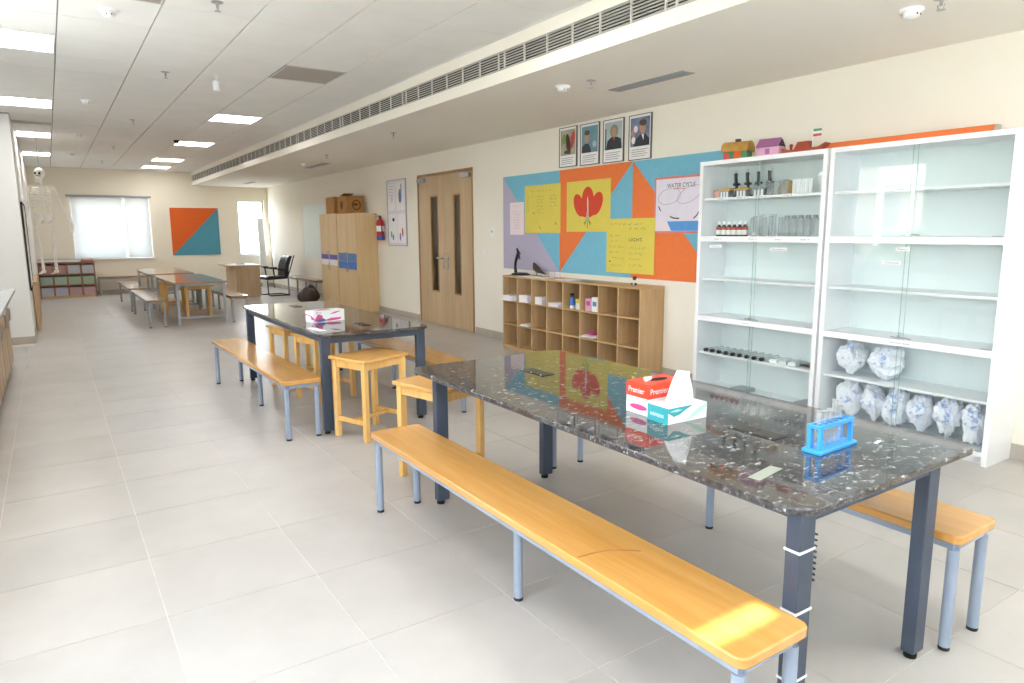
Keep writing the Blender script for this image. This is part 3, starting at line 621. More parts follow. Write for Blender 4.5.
def beaker(name, label, y, x, r, h, z, mat='tube', group=None, lid=None, band=None):
    t = thing(name, label, name.replace('_', ' ').split()[-1], (x, y, z), 0, group)
    MB().lathe([(r*.95, 0), (r, .006), (r, h-.004), (r*1.06, h)], n=18).build('wall', mat, t)
    MB().lathe([(r*1.0, h), (r*1.07, h+.001), (r*1.07, h+.004), (r*.98, h+.004)], n=18).build('rim', mat, t)
    if lid: MB().lathe([(r*.75, h+.004), (r*.75, h+.03), (0, h+.032)], n=16).build('lid', lid, t)
    if band: MB().lathe([(r*1.012, h*.15), (r*1.012, h*.6)], n=18).build('label_band', band, t)
    return t
for k, y in enumerate((3.585, 3.52, 3.45)): beaker('glass_beaker', ORD[k]+' clear glass beaker between the microscopes and white cups', y, XW(.24), .03, .11, z1, group='beakers on the top cabinet shelf')
t = thing('folded_card', 'ochre folded card among the clear beakers on the top shelf', 'card', (XW(.14), 3.52, z1), -PI/2); MB().prism([(-.09, 0), (.07, 0), (.08, .11), (.02, .13), (-.05, .085)], 'y', -.004, .004).build('sheet', 'tan', t)
for k in range(5): 
    y = 3.375-.036*k; t = thing('plastic_cup', ORD[k]+' white plastic cup of the row at the end of the top cabinet shelf', 'cup', (XW(.22), y, z1), 0, 'white cups on the top cabinet shelf')
    MB().lathe([(.014, 0), (.016, .005), (.017, .115), (.0155, .115), (.013, .006)], n=12).build('cup', 'whitebox', t); MB().lathe([(.0172, .11), (.0185, .112), (.0185, .116), (.016, .116)], n=12).build('rim', 'whitebox', t)
# shelf 2
z2 = 1.445
for k in range(6):
    y = 4.10-.055*k; t = thing('reagent_bottle', ORD[k]+' red-banded dark reagent bottle from the pinboard, second cabinet shelf', 'bottle', (XW(.22), y, z2), 0, 'red-capped bottles in the glass cabinet')
    MB().lathe([(.022, 0), (.024, .004), (.024, .075), (.012, .095), (.012, .1)], n=14).build('bottle', 'amber', t)
    MB().lathe([(.0245, .012), (.0245, .055)], n=14).build('label', 'label', t); MB().lathe([(.0247, .062), (.0247, .076)], n=14).build('red_band', 'redcap', t); MB().lathe([(.014, .1), (.014, .125), (0, .127)], n=12).build('cap', 'whitebox', t)
for k in range(7): beaker('measuring_cylinder', ORD[k]+' clear glass cylinder after the red-banded bottles, second cabinet shelf', 3.765-.045*k, XW(.2+.03*(k % 2)), .019, .15+.012*(k % 3), z2, 'jar', 'glass cylinders in the glass cabinet')
for k in range(5): beaker('glass_jar', ORD[k]+' grey-lidded glass jar from the cylinders, second cabinet shelf', 3.425-.062*k, XW(.22), .027, .135, z2, 'jar', 'glass jars in the glass cabinet', 'greyplastic')
# lower shelf: capped tubes lying on their sides
z3 = .413
for k in range(9):
    t = thing('capped_tube', ORD[k]+' black-capped tube from the pinboard on the lower cabinet shelf', 'tube', (XW(.31), 4.13-.074*k, z3+.017), 0, 'black-capped tubes in the glass cabinet')
    MB().tube([(.03, 0, 0), (.24, 0, 0)], .015, 10).build('barrel', 'tube', t); MB().tube([(0, 0, 0), (.03, 0, 0)], .0165, 10).build('cap', 'black', t)
for k in range(3):
    t = thing('slide_box', ORD[k]+' white slide box after the black-capped tubes', 'box', (XW(.20), 3.46-.085*k, z3), -PI/2+.3, 'slide boxes in the glass cabinet'); B(-.03, .03, -.09, .06, 0, .02).build('box', 'whitebox', t, .002); B(-.031, .031, -.091, .061, .0201, .032).build('lid', 'cabi', t, .002)
t = thing('instrument_case', 'grey instrument case on the lower cabinet shelf', 'case', (XW(.22), 3.185, z3), -PI/2+.3); B(-.04, .04, -.03, .03, 0, .035).build('case', 'greyplastic', t, .003); B(-.03, .03, -.032, -.0302, .008, .028).build('clasp_strip', 'ink', t)
t = thing('stone_sample', 'beige stone sample at the end of the lower cabinet shelf', 'stone', (XW(.24), 3.095, z3), 0); MB().ell((0, 0, .019), .05, .04, .019, 12, 8).build('stone', 'cardboard', t)
for k, y in enumerate((3.80, 3.17)):
    t = thing('wire_basket', ['flat wire gauze bundle on the cabinet floor by the pinboard end', 'flat wire gauze bundle on the cabinet floor by the second cabinet'][k], 'wire gauze', (XW(.18), y, .09), 0)
    for q in range(6): B(-.09+.002*q, .09-.002*q, -.07, .07, .006*q, .006*q+.003).build('gauze_sheet', 'greymetal', t)
t = thing('glass_rod', 'dark rod lying on the cabinet floor by the pinboard end', 'rod', (XW(.27), 4.06, .097), 0); MB().tube([(0, -.08, 0), (.03, .09, 0)], .006, 8).build('rod', 'ink', t); MB().ell((.03, .09, 0.002), .009, .012, .009).build('bulb', 'ink', t)
# plastic bags
def bag(label, y, z, wy, wz, seed, x=XW(.19), tilt=0.0):
    bm = bmesh.new(); bmesh.ops.create_icosphere(bm, subdivisions=4, radius=1)
    rnd = random.Random(seed); ph = [(Vector((rnd.uniform(-1, 1), rnd.uniform(-1, 1), rnd.uniform(-1, 1)))*s, rnd.uniform(0, 6)) for s in (3, 4, 6, 7, 11, 13)]
    pl = [(Vector((rnd.gauss(0, 1), rnd.gauss(0, 1), rnd.gauss(0, .8))).normalized(), rnd.uniform(.62, .95)) for _ in range(26)]
    for v in bm.verts:
        p = v.co.normalized(); s = min([1.05]+[dd/max(1e-3, p.dot(nn)) for nn, dd in pl if p.dot(nn) > .2])
        s += sum(abs(math.sin(p.dot(d)*1.6+f))*a for (d, f), a in zip(ph, (.12, .10, .09, .08, .06, .05)))-.22
        tp = 1-.45*max(0, -p.z)
        v.co = Vector((p.x*.125*s, p.y*wy/2*1.12*s*tp+tilt*p.z*wy*.35, p.z*wz/2*s))
    lo = min(v.co.z for v in bm.verts)
    k = wz/(max(v.co.z for v in bm.verts)-lo)
    for v in bm.verts: v.co.z = (v.co.z-lo)*k; v.co.x = max(-.125, min(.125, v.co.x))
    me = bpy.data.meshes.new('bag'); bm.to_mesh(me); bm.free(); me.materials.append(M['bag'])
    t = thing('plastic_bag', label, 'bag', (x, y, z), 0, 'crumpled plastic bags in the glass cabinet'); put('bag_body', me, t)
    MB().prism([(-.035, -.01), (.0, -.02), (.03, 0), (.02, .03), (-.02, .02)], 'x', -.128, -.126).build('blue_print', 'bag', t).location = (0, 0, wz*.55)
bag('crumpled white bag on the upper bag shelf, next to the cabinet post', 2.81, .413, .215, .26, 1); bag('larger crumpled white bag on the upper bag shelf, next to the empty space', 2.57, .413, .235, .25, 2, tilt=-.05)
for k, (y, h) in enumerate(((2.80, .295), (2.635, .29), (2.465, .298), (2.295, .29), (2.12, .295), (1.95, .29))):
    bag('crumpled white bag on the cabinet floor, '+('first from the cabinet post', 'second from the cabinet post', 'third from the cabinet post', 'third from the picture edge', 'second from the picture edge', 'nearest the picture edge')[k], y, .09, .165, h, 11+k, tilt=(.1, .12, .1, .08, .12, .1)[k])
# models on the cabinet tops
zt = 2.085
t = thing('model_cottage', 'golden brown craft cottage with green walls on top of the cabinet', 'model house', (XW(.27), 3.895, zt), -PI/2+.3)
B(-.10, .10, -.06, .06, 0, .07).build('walls', 'hutgreen', t)
MB().prism([(-.085, .06), (-.075, .10), (-.04, .135), (0, .145), (.04, .135), (.075, .10), (.085, .06)], 'x', -.115, .115).build('thatched_roof', 'hutgold', t); B(-.02, .02, -.015, .015, .140, .165).build('chimney', 'brownbag', t)
B(-.095, -.05, -.064, -.0601, .0, .05).build('door', 'redcap', t); B(-.01, .05, -.064, -.0601, .0, .06).build('door_panel', 'orange2', t)
t = thing('model_house', 'pink model house with purple gable roof on top of the cabinet', 'model house', (XW(.28), 3.565, zt), -PI/2+.15)
B(-.095, .095, -.055, .055, 0, .065).build('walls', 'pinkhouse', t); MB().prism([(-.068, .062), (0, .135), (.068, .062)], 'x', -.10, .085).build('gable_roof', 'purpleroof', t)
MB().prism([(-.055, .065), (0, .12), (.055, .065)], 'x', .0851, .0952).build('dark_gable', 'ink', t); B(-.02, .015, -.058, -.0551, .01, .05).build('door', 'purpleroof', t)
t = thing('model_boat', 'red brown model boat with a small flag on top of the cabinet', 'model boat', (XW(.30), 3.25, zt), -PI/2)
MB().prism([(-.17, .0), (.15, .0), (.185, .05), (.13, .025), (-.14, .02), (-.18, .035)], 'y', -.035, .035).build('hull', 'boat', t)
MB().prism([(-.08, .021), (.05, .021), (.04, .075), (-.05, .075)], 'y', -.025, .025).build('cabin', 'boat', t)
MB().tube([(.06, 0, .02), (.06, 0, .16)], .003, 6).build('mast', 'whitebox', t); MB().tube([(-.12, 0, .02), (-.12, 0, .05)], .010, 8).ell((-.12, 0, .055), .014, .014, .014).build('funnel', 'boat', t)
for k, m_ in enumerate(('redcap', 'whitebox', 'hutgreen')): B(.063, .13, -.001, .001, .105+.018*k, .123+.018*k).build('flag_stripe', m_, t)
t = thing('orange_panel', 'long orange board lying on top of the second cabinet', 'board', (XW(.17), 3.155, zt), -PI/2); B(0, 1.14, -.03, .03, 0, .055).build('board', 'orange', t); B(1.1405, 1.155, -.03, .03, 0, .055).build('board_end', 'skirt', t)

# ------------------------------------------------------------------ pinboard and its charts
PB = 7.91
pb = thing('pinboard', 'large pinboard of orange, blue and lavender triangles above the cubby shelf', 'pinboard', (W-.001, PB, 1.0), -PI/2)
B(0, 3.67, -.010, 0, 0, 1.21).build('backing', 'white', pb)
def tri(x0, diag, lowmat, upmat):
    a, b, h = x0+.003, min(x0+1.244, 3.67), 1.21
    if diag == '\\':
        MB().prism([(a, h), (a, 0), (b, 0)], 'y', -.020, -.0101).build('felt_triangle', lowmat, pb, smooth=False); MB().prism([(a+.002, h), (b, 0), (b, h)], 'y', -.020, -.0101).build('felt_triangle', upmat, pb, smooth=False)
    else:
        MB().prism([(a, 0), (b, h), (a, h)], 'y', -.020, -.0101).build('felt_triangle', upmat, pb, smooth=False); MB().prism([(a, 0), (b, 0), (b, h)], 'y', -.020, -.0101).build('felt_triangle', lowmat, pb, smooth=False)
tri(0, '\\', 'lav', 'teal'); tri(1.245, '/', 'teal', 'orange'); tri(2.49, '\\', 'orange', 'teal')
def poster(name, label, y_left, y_right, z0, z1, mat, d=0.0, cat='poster', group='charts on the pinboard', cuts=None):
    t = thing(name, label, cat, (W-.0214-d, y_left, z0), -PI/2, group); w_, h_ = y_left-y_right, z1-z0
    B(0, w_, -.0012, 0, 0, h_).build('sheet', mat, t, smooth=False); return t, w_, h_
def scribble(t, x0, x1, z, amp=.008, mat='pencil', seed=0, thick=.0022, y=-.0018):
    r = random.Random(seed); m = MB(); x = x0
    while x < x1-.01:
        n = r.randint(4, 9); pts = []
        for k in range(n):
            pts.append((x, y, z+r.uniform(-amp, amp))); x += r.uniform(.006, .012)
            if x > x1: break
        for a, b in zip(pts, pts[1:]): m.bar(a, b, thick, .0006, (0, 1, 0))
        x += .016
    if m.v: m.build('handwriting', mat, t, smooth=False)
def stroke(t, pts, wd, mat, name='line', y=-.0018):
    m = MB()
    for a, b in zip(pts, pts[1:]): m.bar((a[0], y, a[1]), (b[0], y, b[1]), wd, .0006, (0, 1, 0))
    m.build(name, mat, t, smooth=False)
def blob(t, cx, cz, rx, rz, mat, rot=0.0, y0=-.0018, name='drawing', n=20, th=.0005):
    c, s = math.cos(rot), math.sin(rot)
    MB().prism([(cx+c*rx*math.cos(2*PI*k/n)-s*rz*math.sin(2*PI*k/n), cz+s*rx*math.cos(2*PI*k/n)+c*rz*math.sin(2*PI*k/n)) for k in range(n)], 'y', y0-th, y0).build(name, mat, t, smooth=False)
t, a, h = poster('notice_sheet', 'narrow pale pink notice sheet at the pinboard edge', 7.74, 7.42, 1.45, 1.868, 'pinkpaper')
scribble(t, .07, .25, h-.04, .012, 'pencil', 1)
for k in range(7): scribble(t, .06+.02*(k % 3), .24, h-.12-.035*k, .009, 'pencil', 2+k, .0016)
t, a, h = poster('chart_poster', 'yellow chart with faint pencil columns on the blue and lavender panel', 7.39, 6.645, 1.473, 2.062, 'yellow', .0015)
scribble(t, .12, .6, h-.07, .010, 'pencil', 20)
for c, (x0, x1, n) in enumerate(((.05, .09, 5), (.14, .2, 1), (.26, .42, 6), (.54, .68, 4))):
    for k in range(n): scribble(t, x0, x1, h-.14-.04*k, .012, 'pencil', 30+c*9+k, .003)
for x, z in ((.17, .25), (.3, .07), (.62, .11)): scribble(t, x, x+.06, z, .025, 'ink', int(x*100), .003)
t, a, h = poster('flower_poster', 'yellow poster with a large red flower drawing', 6.525, 5.755, 1.488, 2.062, 'yellow', .0015)
for x, z, rx, rz, rot in ((.385, .36, .105, .145, 0), (.23, .30, .085, .14, .5), (.54, .31, .09, .14, -.55), (.30, .24, .06, .10, .9), (.46, .24, .06, .10, -.9)): blob(t, x, z, rx, rz, 'red', rot, -.0014-.0004*abs(rot))
MB().prism([(.37, .12), (.40, .12), (.395, .34), (.385, .40), (.375, .34)], 'y', -.0032, -.0026).build('drawing', 'whitepaper', t, smooth=False)
for pts in ([(.385, .04), (.385, .22)], [(.37, .13), (.32, .09)], [(.40, .13), (.45, .09)], [(.37, .16), (.34, .07)], [(.40, .16), (.43, .07)], [(.38, .22), (.375, .36)]): stroke(t, pts, .012, 'green', 'stem_line', -.0036)
t, a, h = poster('chart_poster', 'yellow handwritten chart hanging lowest on the pinboard', 5.805, 5.075, 1.045, 1.625, 'yellow', .005)
scribble(t, .06, .55, h-.06, .014, 'pencil', 50, .003); scribble(t, .36, .62, h-.11, .016, 'pencil', 51, .003)
text('LIGHT.', .05, 'ink', t, .35, -.0018, h-.24, name='handwriting', width=.21)
for k, (x0, x1, z) in enumerate(((.06, .2, .18), (.05, .3, .3), (.05, .22, .36), (.06, .2, .24), (.36, .62, .31), (.36, .58, .37), (.36, .54, .43), (.36, .56, .49), (.1, .3, .42), (.08, .26, .5))): scribble(t, x0, x1, h-z, .013, 'pencil', 60+k, .003)
blob(t, .06, .12, .012, .008, 'ink')
t, a, h = poster('water_cycle_poster', 'pale lilac water cycle chart with blue sea and red border', 5.095, 4.33, 1.468, 2.02, 'pinkborder', .0015)
B(.022, a-.022, -.0018, -.0013, .022, h-.022).build('drawing_sheet', 'chart', t, smooth=False)
text('WATER CYCLE', .06, 'ink', t, .17, -.0024, h-.11, name='handwriting', width=.36)
stroke(t, [(.26, h-.125), (.33, h-.118), (.40, h-.125)], .006, 'redcap', y=-.0024)
for cx, cz, rx, rz, rot in ((.20, .36, .15, .075, .15), (.46, .37, .16, .07, .35)):
    c_, s_ = math.cos(rot), math.sin(rot); stroke(t, [(cx+c_*rx*math.cos(q*.4)-s_*rz*math.sin(q*.4), cz+s_*rx*math.cos(q*.4)+c_*rz*math.sin(q*.4)) for q in range(17)], .004, 'greyplastic', 'cloud_line', -.0024)
MB().prism([(.18, .10+.018), (.24, .024), (a-.024, .024), (a-.024, .118)], 'y', -.0026, -.0019).build('sea', 'crayonblue', t, smooth=False)
MB().prism([(.024, .024), (.22, .024), (.17, .10), (.08, .13), (.024, .10)], 'y', -.0032, -.0027).build('shore', 'pinkpaper', t, smooth=False)
for pts in ([(.06, .27), (.09, .22)], [(.22, .165), (.27, .148), (.34, .145)], [(.52, .14), (.56, .17), (.59, .21)]): stroke(t, pts, .012, 'ink', 'arrow', -.0024)

# portraits
def portrait(label, y, bgm, k):
    t = thing('portrait', label, 'picture frame', (W, y, 2.238-.006*k), -PI/2, 'framed portraits under the soffit'); w_, h_ = .325, .452
    B(.007, w_-.007, -.014, -.001, .007, h_-.007).build('print', 'whitepaper', t, smooth=False)
    for b in ((0, w_, 0, .007), (0, w_, h_-.007, h_), (0, .007, .007, h_-.007), (w_-.007, w_, .007, h_-.007)): B(b[0], b[1], -.020, 0, b[2], b[3]).build('frame', 'darkgrey', t)
    ph = B(.024, w_-.024, -.0145, -.0141, .135, h_-.03).build('photo', bgm, t, smooth=False)
    for q in range(4): B(.04, w_-.05-.03*(q % 2), -.0144, -.0141, .10-.022*q, .106-.022*q).build('caption_line', 'greyplastic', t, smooth=False)
    return t, w_, h_
t, a, h = portrait('framed print of blurred red and green shapes, leftmost of the four', 6.685, 'pbg1', 0)
blob(t, .17, .26, .04, .12, 'brownbag', .2, -.0147); blob(t, .25, .30, .035, .10, 'redcap', -.2, -.0146); blob(t, .09, .32, .035, .06, 'green', 0, -.0146); blob(t, .15, .17, .06, .022, 'hairp', 0, -.0152)
t, a, h = portrait('framed portrait of a person in black against teal, second of the four', 6.293, 'pbg2', 1)
MB().prism([(.026, .137), (.026, .20), (.08, .235), (.14, .235), (.18, .18), (.19, .137)], 'y', -.0152, -.0146).build('figure', 'suit', t); blob(t, .115, .30, .042, .062, 'skin', 0, -.0153); blob(t, .118, .352, .046, .028, 'hairp', 0, -.0159); blob(t, .245, .22, .035, .035, 'pbg3', 0, -.0147)
t, a, h = portrait('framed portrait of a grey-haired person in a dark jacket, third of the four', 5.902, 'pbg3', 2)
MB().prism([(.05, .137), (.07, .23), (.13, .265), (.21, .265), (.28, .24), (.298, .137)], 'y', -.0152, -.0146).build('figure', 'suit', t); blob(t, .175, .325, .062, .068, 'greyhair', 0, -.0153); blob(t, .175, .312, .038, .052, 'skin', 0, -.0160); B(.035, .05, -.0152, -.0146, .14, .36).build('figure', 'suit', t)
MB().prism([(.155, .245), (.175, .225), (.195, .245), (.175, .252)], 'y', -.0158, -.0153).build('necklace', 'redcap', t)
t, a, h = portrait('framed portrait of a person in a suit before a crowd, nearest the cabinet', 5.497, 'pbg4', 3)
MB().prism([(.07, .137), (.10, .21), (.17, .25), (.24, .25), (.298, .20), (.298, .137)], 'y', -.0152, -.0146).build('figure', 'suit', t); blob(t, .20, .315, .044, .060, 'skin', .1, -.0153); blob(t, .205, .365, .055, .032, 'hairp', -.1, -.0160); MB().prism([(.185, .25), (.22, .25), (.215, .19)], 'y', -.0158, -.0153).build('shirt', 'whitepaper', t)
for x, z, m_ in ((.06, .27, 'skin'), (.10, .31, 'pinkpaper'), (.07, .2, 'whitepaper')): blob(t, x, z, .03, .035, m_, 0, -.0147)

# ------------------------------------------------------------------ cubby shelf
cs = thing('cubby_shelf', 'low oak cubby shelf with twenty-four compartments under the pinboard', 'shelf', (W-.002, 7.45, 0), -PI/2)
CL, CH, CDp = 2.51, .94, .333; pw = (CL-.04)/8
B(0, CL, -CDp-.004, 0, CH-.022, CH).build('top_board', 'cubx', cs, .001); B(.018, CL-.018, -CDp, -.008, .0, .045).build('bottom_board', 'cubx', cs, .001)
B(0, .018, -CDp, 0, 0, CH-.0222).build('side_board', 'cub', cs, .001); B(CL-.018, CL, -CDp, 0, 0, CH-.0222).build('side_board', 'cub', cs, .001); B(.018, CL-.018, -.008, 0, 0, CH-.022).build('back_board', 'cub', cs)
for z in (.318, .618): B(.018, CL-.018, -CDp+.002, -.008, z-.009, z+.009).build('shelf_board', 'cubx', cs, .001)
for k in range(1, 8):
    for z0, z1 in ((.045, .309), (.327, .609), (.627, CH-.022)): B(.02+k*pw-.008, .02+k*pw+.008, -CDp+.001, -.008, z0, z1).build('divider', 'cub', cs, .001)
def cub_pos(c, d=.2): return (W-.002-d, 7.43-pw*(c+.5))
def stack(label, c, z, n, wx, dy, over=0.0, mats=('whitepaper', 'chart'), rz=0.0, dx=.2):
    x, y = cub_pos(c, dx); 
    for k in range(n):
        o = thing('book', (ORD[k]+' from the bottom: '+label) if n > 1 else label, 'book', (x-over, y+random.uniform(-.006, .006), z+.011*k), random.uniform(-.05, .05)+rz, 'exercise books in the cubby shelf')
        B(-wx/2, wx/2, -dy/2, dy/2, 0, .0015).build('cover', mats[k % len(mats)], o); B(-wx/2+.002, wx/2-.002, -dy/2+.002, dy/2-.002, .0015, .009).build('pages', 'whitepaper', o); B(-wx/2, wx/2, -dy/2, dy/2, .009, .0105).build('cover', mats[(k+1) % len(mats)], o)
stack('white exercise book in the pile jutting from the first top compartment', 0, .627, 6, .28, .2, .045)
stack('white exercise book in the second top compartment pile', 1, .627, 8, .26, .19, .02, ('whitepaper', 'pinkpaper'))
stack('white exercise book in the third top compartment pile', 2, .627, 8, .22, .15, .03)
stack('white exercise book in the low pile of the fourth top compartment', 3, .627, 4, .25, .19, .03)
stack('white exercise book alone in the middle row of the cubby shelf', 1, .327, 2, .22, .16, .03)
x, y = cub_pos(4, .27)
t = thing('spray_bottle', 'blue and white spray bottle in the fifth top compartment', 'bottle', (x, y+.05, .627), 0)
MB().lathe([(.026, 0), (.03, .005), (.03, .10), (.012, .13)], n=14).build('bottle', 'blue', t); MB().lathe([(.0305, .0), (.0305, .035)], n=14).build('label', 'whitepaper', t); MB().box(-.03, .012, -.011, .011, .15, .172).tube([(0, 0, .13), (0, 0, .15)], .011, 10).tube([(-.022, 0, .15), (-.026, 0, .125)], .004, 6).build('trigger', 'black', t)
t = thing('lidded_jar', 'small white jar with yellow lid in the fifth top compartment', 'jar', (x, y-.065, .627), 0); MB().lathe([(.036, 0), (.038, .004), (.038, .07)], n=16).build('jar', 'whitebox', t); MB().lathe([(.034, .07), (.034, .09), (.04, .091), (.04, .115), (0, .117)], n=16).build('lid', 'yellow', t)
x, y = cub_pos(5, .27)
for k, (dy, m_, l, b) in enumerate(((.05, 'pinkhouse', 'pink carton in the sixth top compartment', 'magenta'), (-.055, 'whitebox', 'white carton with blue print in the sixth top compartment', 'bluebrown'))):
    t = thing('small_carton', l, 'box', (x, y+dy, .627), -PI/2+.05, 'cartons in the cubby shelf'); B(-.046, .046, -.03, .03, 0, .135+.02*k).build('carton', m_, t, .001); B(-.03, .03, -.0306, -.0301, .06, .11).build('print', b, t); B(-.04, .04, -.026, .026, .1351+.02*k, .1375+.02*k).build('flap', m_, t)
for k, (dy, dz, m_, l) in enumerate(((.06, 0, 'whitepaper', 'white packet'), (-.055, 0, 'pinkpaper', 'pale pink packet'), (-.02, .045, 'magenta', 'magenta packet'))):
    t = thing('packet', l+' in the middle row heap of the cubby shelf', 'packet', (x-.02, y+dy, .327+dz), .3*k-.2, 'packets in the cubby shelf'); MB().ell((0, 0, .0215), .085, .05, .0215, 10, 8).build('pouch', m_, t); B(-.1, -.06, -.035, .035, .018, .022).build('seal', m_, t)
# on top of the cubby
t = thing('microscope', 'black student microscope with curved arm on the cubby shelf', 'microscope', (W-.17, 7.28, CH), -PI/2)
MB().prism(rrect(.15, .055, .03), 'z', 0, .022).build('foot', 'black', t, .004); MB().tube([(-.11, .0, .02), (-.125, 0, .10), (-.115, 0, .17), (-.075, 0, .24), (-.05, 0, .285)], [.022, .017, .017, .022, .02], 10).build('arm', 'black', t)
MB().tube([(-.03, 0, .265), (-.085, 0, .335)], [.022, .012], 10).build('eyepiece', 'black', t); MB().tube([(-.035, 0, .26), (-.022, 0, .2)], [.014, .010], 8).build('objective', 'black', t); B(-.06, .10, -.045, .045, .024, .034).build('stage', 'darkblue', t, .002)
t = thing('taxidermy_bird', 'dark bird model perched beside the black microscope', 'model bird', (W-.12, 6.99, CH), -PI/2)
MB().tube([(-.075, 0, .165), (-.06, 0, .145), (-.03, 0, .105), (.02, 0, .075), (.07, 0, .06), (.13, 0, .045)], [.008, .022, .040, .038, .022, .006], 10).build('body', 'brownbag', t); MB().tube([(.09, 0, .055), (.19, 0, .03)], [.02, .004], 8).build('tail', 'black', t); MB().tube([(-.01, .0, .075), (-.005, 0, .006)], .005, 6).build('leg', 'black', t); MB().prism(rrect(.06, .045, .01), 'z', 0, .008).build('stand', 'black', t)
for k in range(4):
    t = thing('small_vial', ORD[k]+' tiny pale vial of the row beside the bird model', 'vial', (W-.06, 6.78-.055*k, CH), 0, 'vials on the cubby shelf'); MB().lathe([(.014, 0), (.015, .04), (.010, .05)], n=10).build('vial', 'pinkpaper', t); MB().lathe([(.011, .05), (.011, .062), (0, .063)], n=10).build('cap', 'whitebox', t)
for k, (y, l, m_, wy) in enumerate(((6.86, 'white paper sheets lying beside the bird model on the cubby shelf', 'whitepaper', .55), (6.22, 'grey booklet lying open on the cubby shelf', 'chart', .30), (5.96, 'dark folder lying on the cubby shelf', 'greyplastic', .2))):
    t = thing('paper_sheets', l, 'paper', (W-.235, y, CH), .03*k, None); B(-.09, .09, -wy/2, wy/2, 0, .004).build('sheet', m_, t); B(-.085, .08, -wy/2+.02, wy/2-.03, .0041, .006).build('top_sheet', 'whitepaper' if k < 2 else 'greyplastic', t)
t = thing('toy_panda', 'tiny black and white figure at the end of the cubby shelf', 'figurine', (W-.17, 5.20, CH), -PI/2)
MB().ell((0, 0, .028), .026, .022, .028).build('body', 'whitebox', t); MB().ell((0, -.004, .07), .022, .02, .02).build('head', 'black', t); 
for s in (-1, 1): MB().ell((s*.024, -.012, .014), .014, .018, .012).build('foot', 'black', t); MB().ell((s*.016, 0, .088), .008, .006, .008).build('ear', 'black', t)

# ------------------------------------------------------------------ tall cupboards, boxes, extinguisher, boards on the door wall
def cupboard(label, y_left, Lx, H, lab):
    t = thing('tall_cupboard', label, 'cupboard', (W-.002, y_left, 0), -PI/2, 'maple cupboards')
    B(0, Lx, -.405, 0, .0, H).build('carcass', 'maple', t, .001)
    for k in range(2):
        x0, x1 = k*Lx/2+.002, (k+1)*Lx/2-.002
        for z0, z1 in ((.06, .93), (.934, H-.004)):
            dr = B(x0, x1, -.424, -.4055, z0, z1).build('door', 'maple', t, .001); hx = x1-.03 if k == 0 else x0+.03
            MB().tube([(hx, -.424, (z1-.18 if z0 < .5 else z0+.06)), (hx, -.445, (z1-.175 if z0 < .5 else z0+.065)), (hx, -.445, (z1-.065 if z0 < .5 else z0+.175)), (hx, -.424, (z1-.06 if z0 < .5 else z0+.18))], .005, 6).build('handle', 'steel', dr)
        for z0, z1, m_ in lab: B(x0+.025, x1-.012, -.4262, -.4242, z0, z1).build('door_label', m_, t)
    return t
cupboard('maple cupboard with two-tone blue labels, nearer to the fire extinguisher', 13.285, 1.0, 1.848, ((.945, 1.10, 'bluebrown'), (.80, .94, 'blue')))
cupboard('maple cupboard with purple and white labels, beside the whiteboard', 14.30, .985, 1.862, ((.955, 1.05, 'purple'), (.835, .945, 'whitepaper')))
def cbox(label, loc, lx, ly, h, rz):
    t = thing('cardboard_box', label, 'box', loc, rz, 'cardboard boxes on the cupboards'); B(-lx/2, lx/2, -ly/2, ly/2, 0, h).build('carton', 'cardboard', t, .002)
    B(-lx/2, lx/2, -.03, .03, h+.0002, h+.001).build('packing_tape', 'tan', t); return t
t = cbox('nearer cardboard box with a round print and a raised flap', (W-.225, 13.02, 1.848), .50, .36, .325, -PI/2)
MB().prism([(.09*math.cos(2*PI*k/20)+.02, .10*math.sin(2*PI*k/20)+.16) for k in range(20)], 'x', .2502, .2508).build('round_print', 'cardink', t); MB().prism([(.065*math.cos(2*PI*k/20)+.02, .075*math.sin(2*PI*k/20)+.16) for k in range(20)], 'x', .2509, .2514).build('round_print', 'cardboard', t); MB().prism([(.0+.06*math.cos(2*PI*k/8), .03*math.sin(2*PI*k/8)+.17) for k in range(8)], 'x', .2515, .252).build('round_print', 'cardink', t)
MB().prism([(.07*math.cos(2*PI*k/20), .08*math.sin(2*PI*k/20)+.16) for k in range(20)], 'y', -.1812, -.1805).build('round_print', 'cardink', t)
MB().bar((-.15, -.05, .34), (.14, -.08, .375), .2, .004).build('flap', 'cardboard', t)
cbox('farther cardboard box on the cupboards', (W-.225, 13.72, 1.862), .50, .34, .325, -PI/2-.04)
t = thing('fire_extinguisher', 'red fire extinguisher hanging on the wall beside the chart', 'fire extinguisher', (W-.09, 11.93, 1.345), -PI/2)
MB().lathe([(.066, 0), (.072, .01), (.072, .32), (.055, .36), (.025, .385), (.022, .40)], n=20).build('cylinder', 'extred', t); MB().lathe([(.0725, .015), (.0725, .08)], n=20).build('blue_band', 'extblue', t); MB().lathe([(.0727, .16), (.0727, .26)], n=20).build('label_band', 'whitepaper', t)
MB().tube([(0, 0, .40), (0, 0, .435)], .024, 10).bar((0, .01, .44), (0, -.10, .465), .02, .008).bar((0, .01, .428), (0, -.09, .425), .02, .008).build('valve_lever', 'black', t)
MB().tube([(.02, 0, .42), (.07, -.01, .41), (.092, -.01, .34), (.088, -.01, .2), (.086, -.01, .1)], .010, 8).build('hose', 'black', t); B(-.02, .02, .072, .09, .2, .3).build('bracket', 'steel', t)
t = thing('notice_board', 'pale grey wall chart board with small coloured drawings beside the door', 'notice board', (W, 11.75, 1.25), -PI/2)
B(.012, .768, -.014, 0, .012, 1.138).build('board', 'chart', t)
for b in ((0, .78, 0, .012), (0, .78, 1.138, 1.15), (0, .012, .012, 1.138), (.768, .78, .012, 1.138)): B(b[0], b[1], -.02, 0, b[2], b[3]).build('frame', 'greymetal', t)
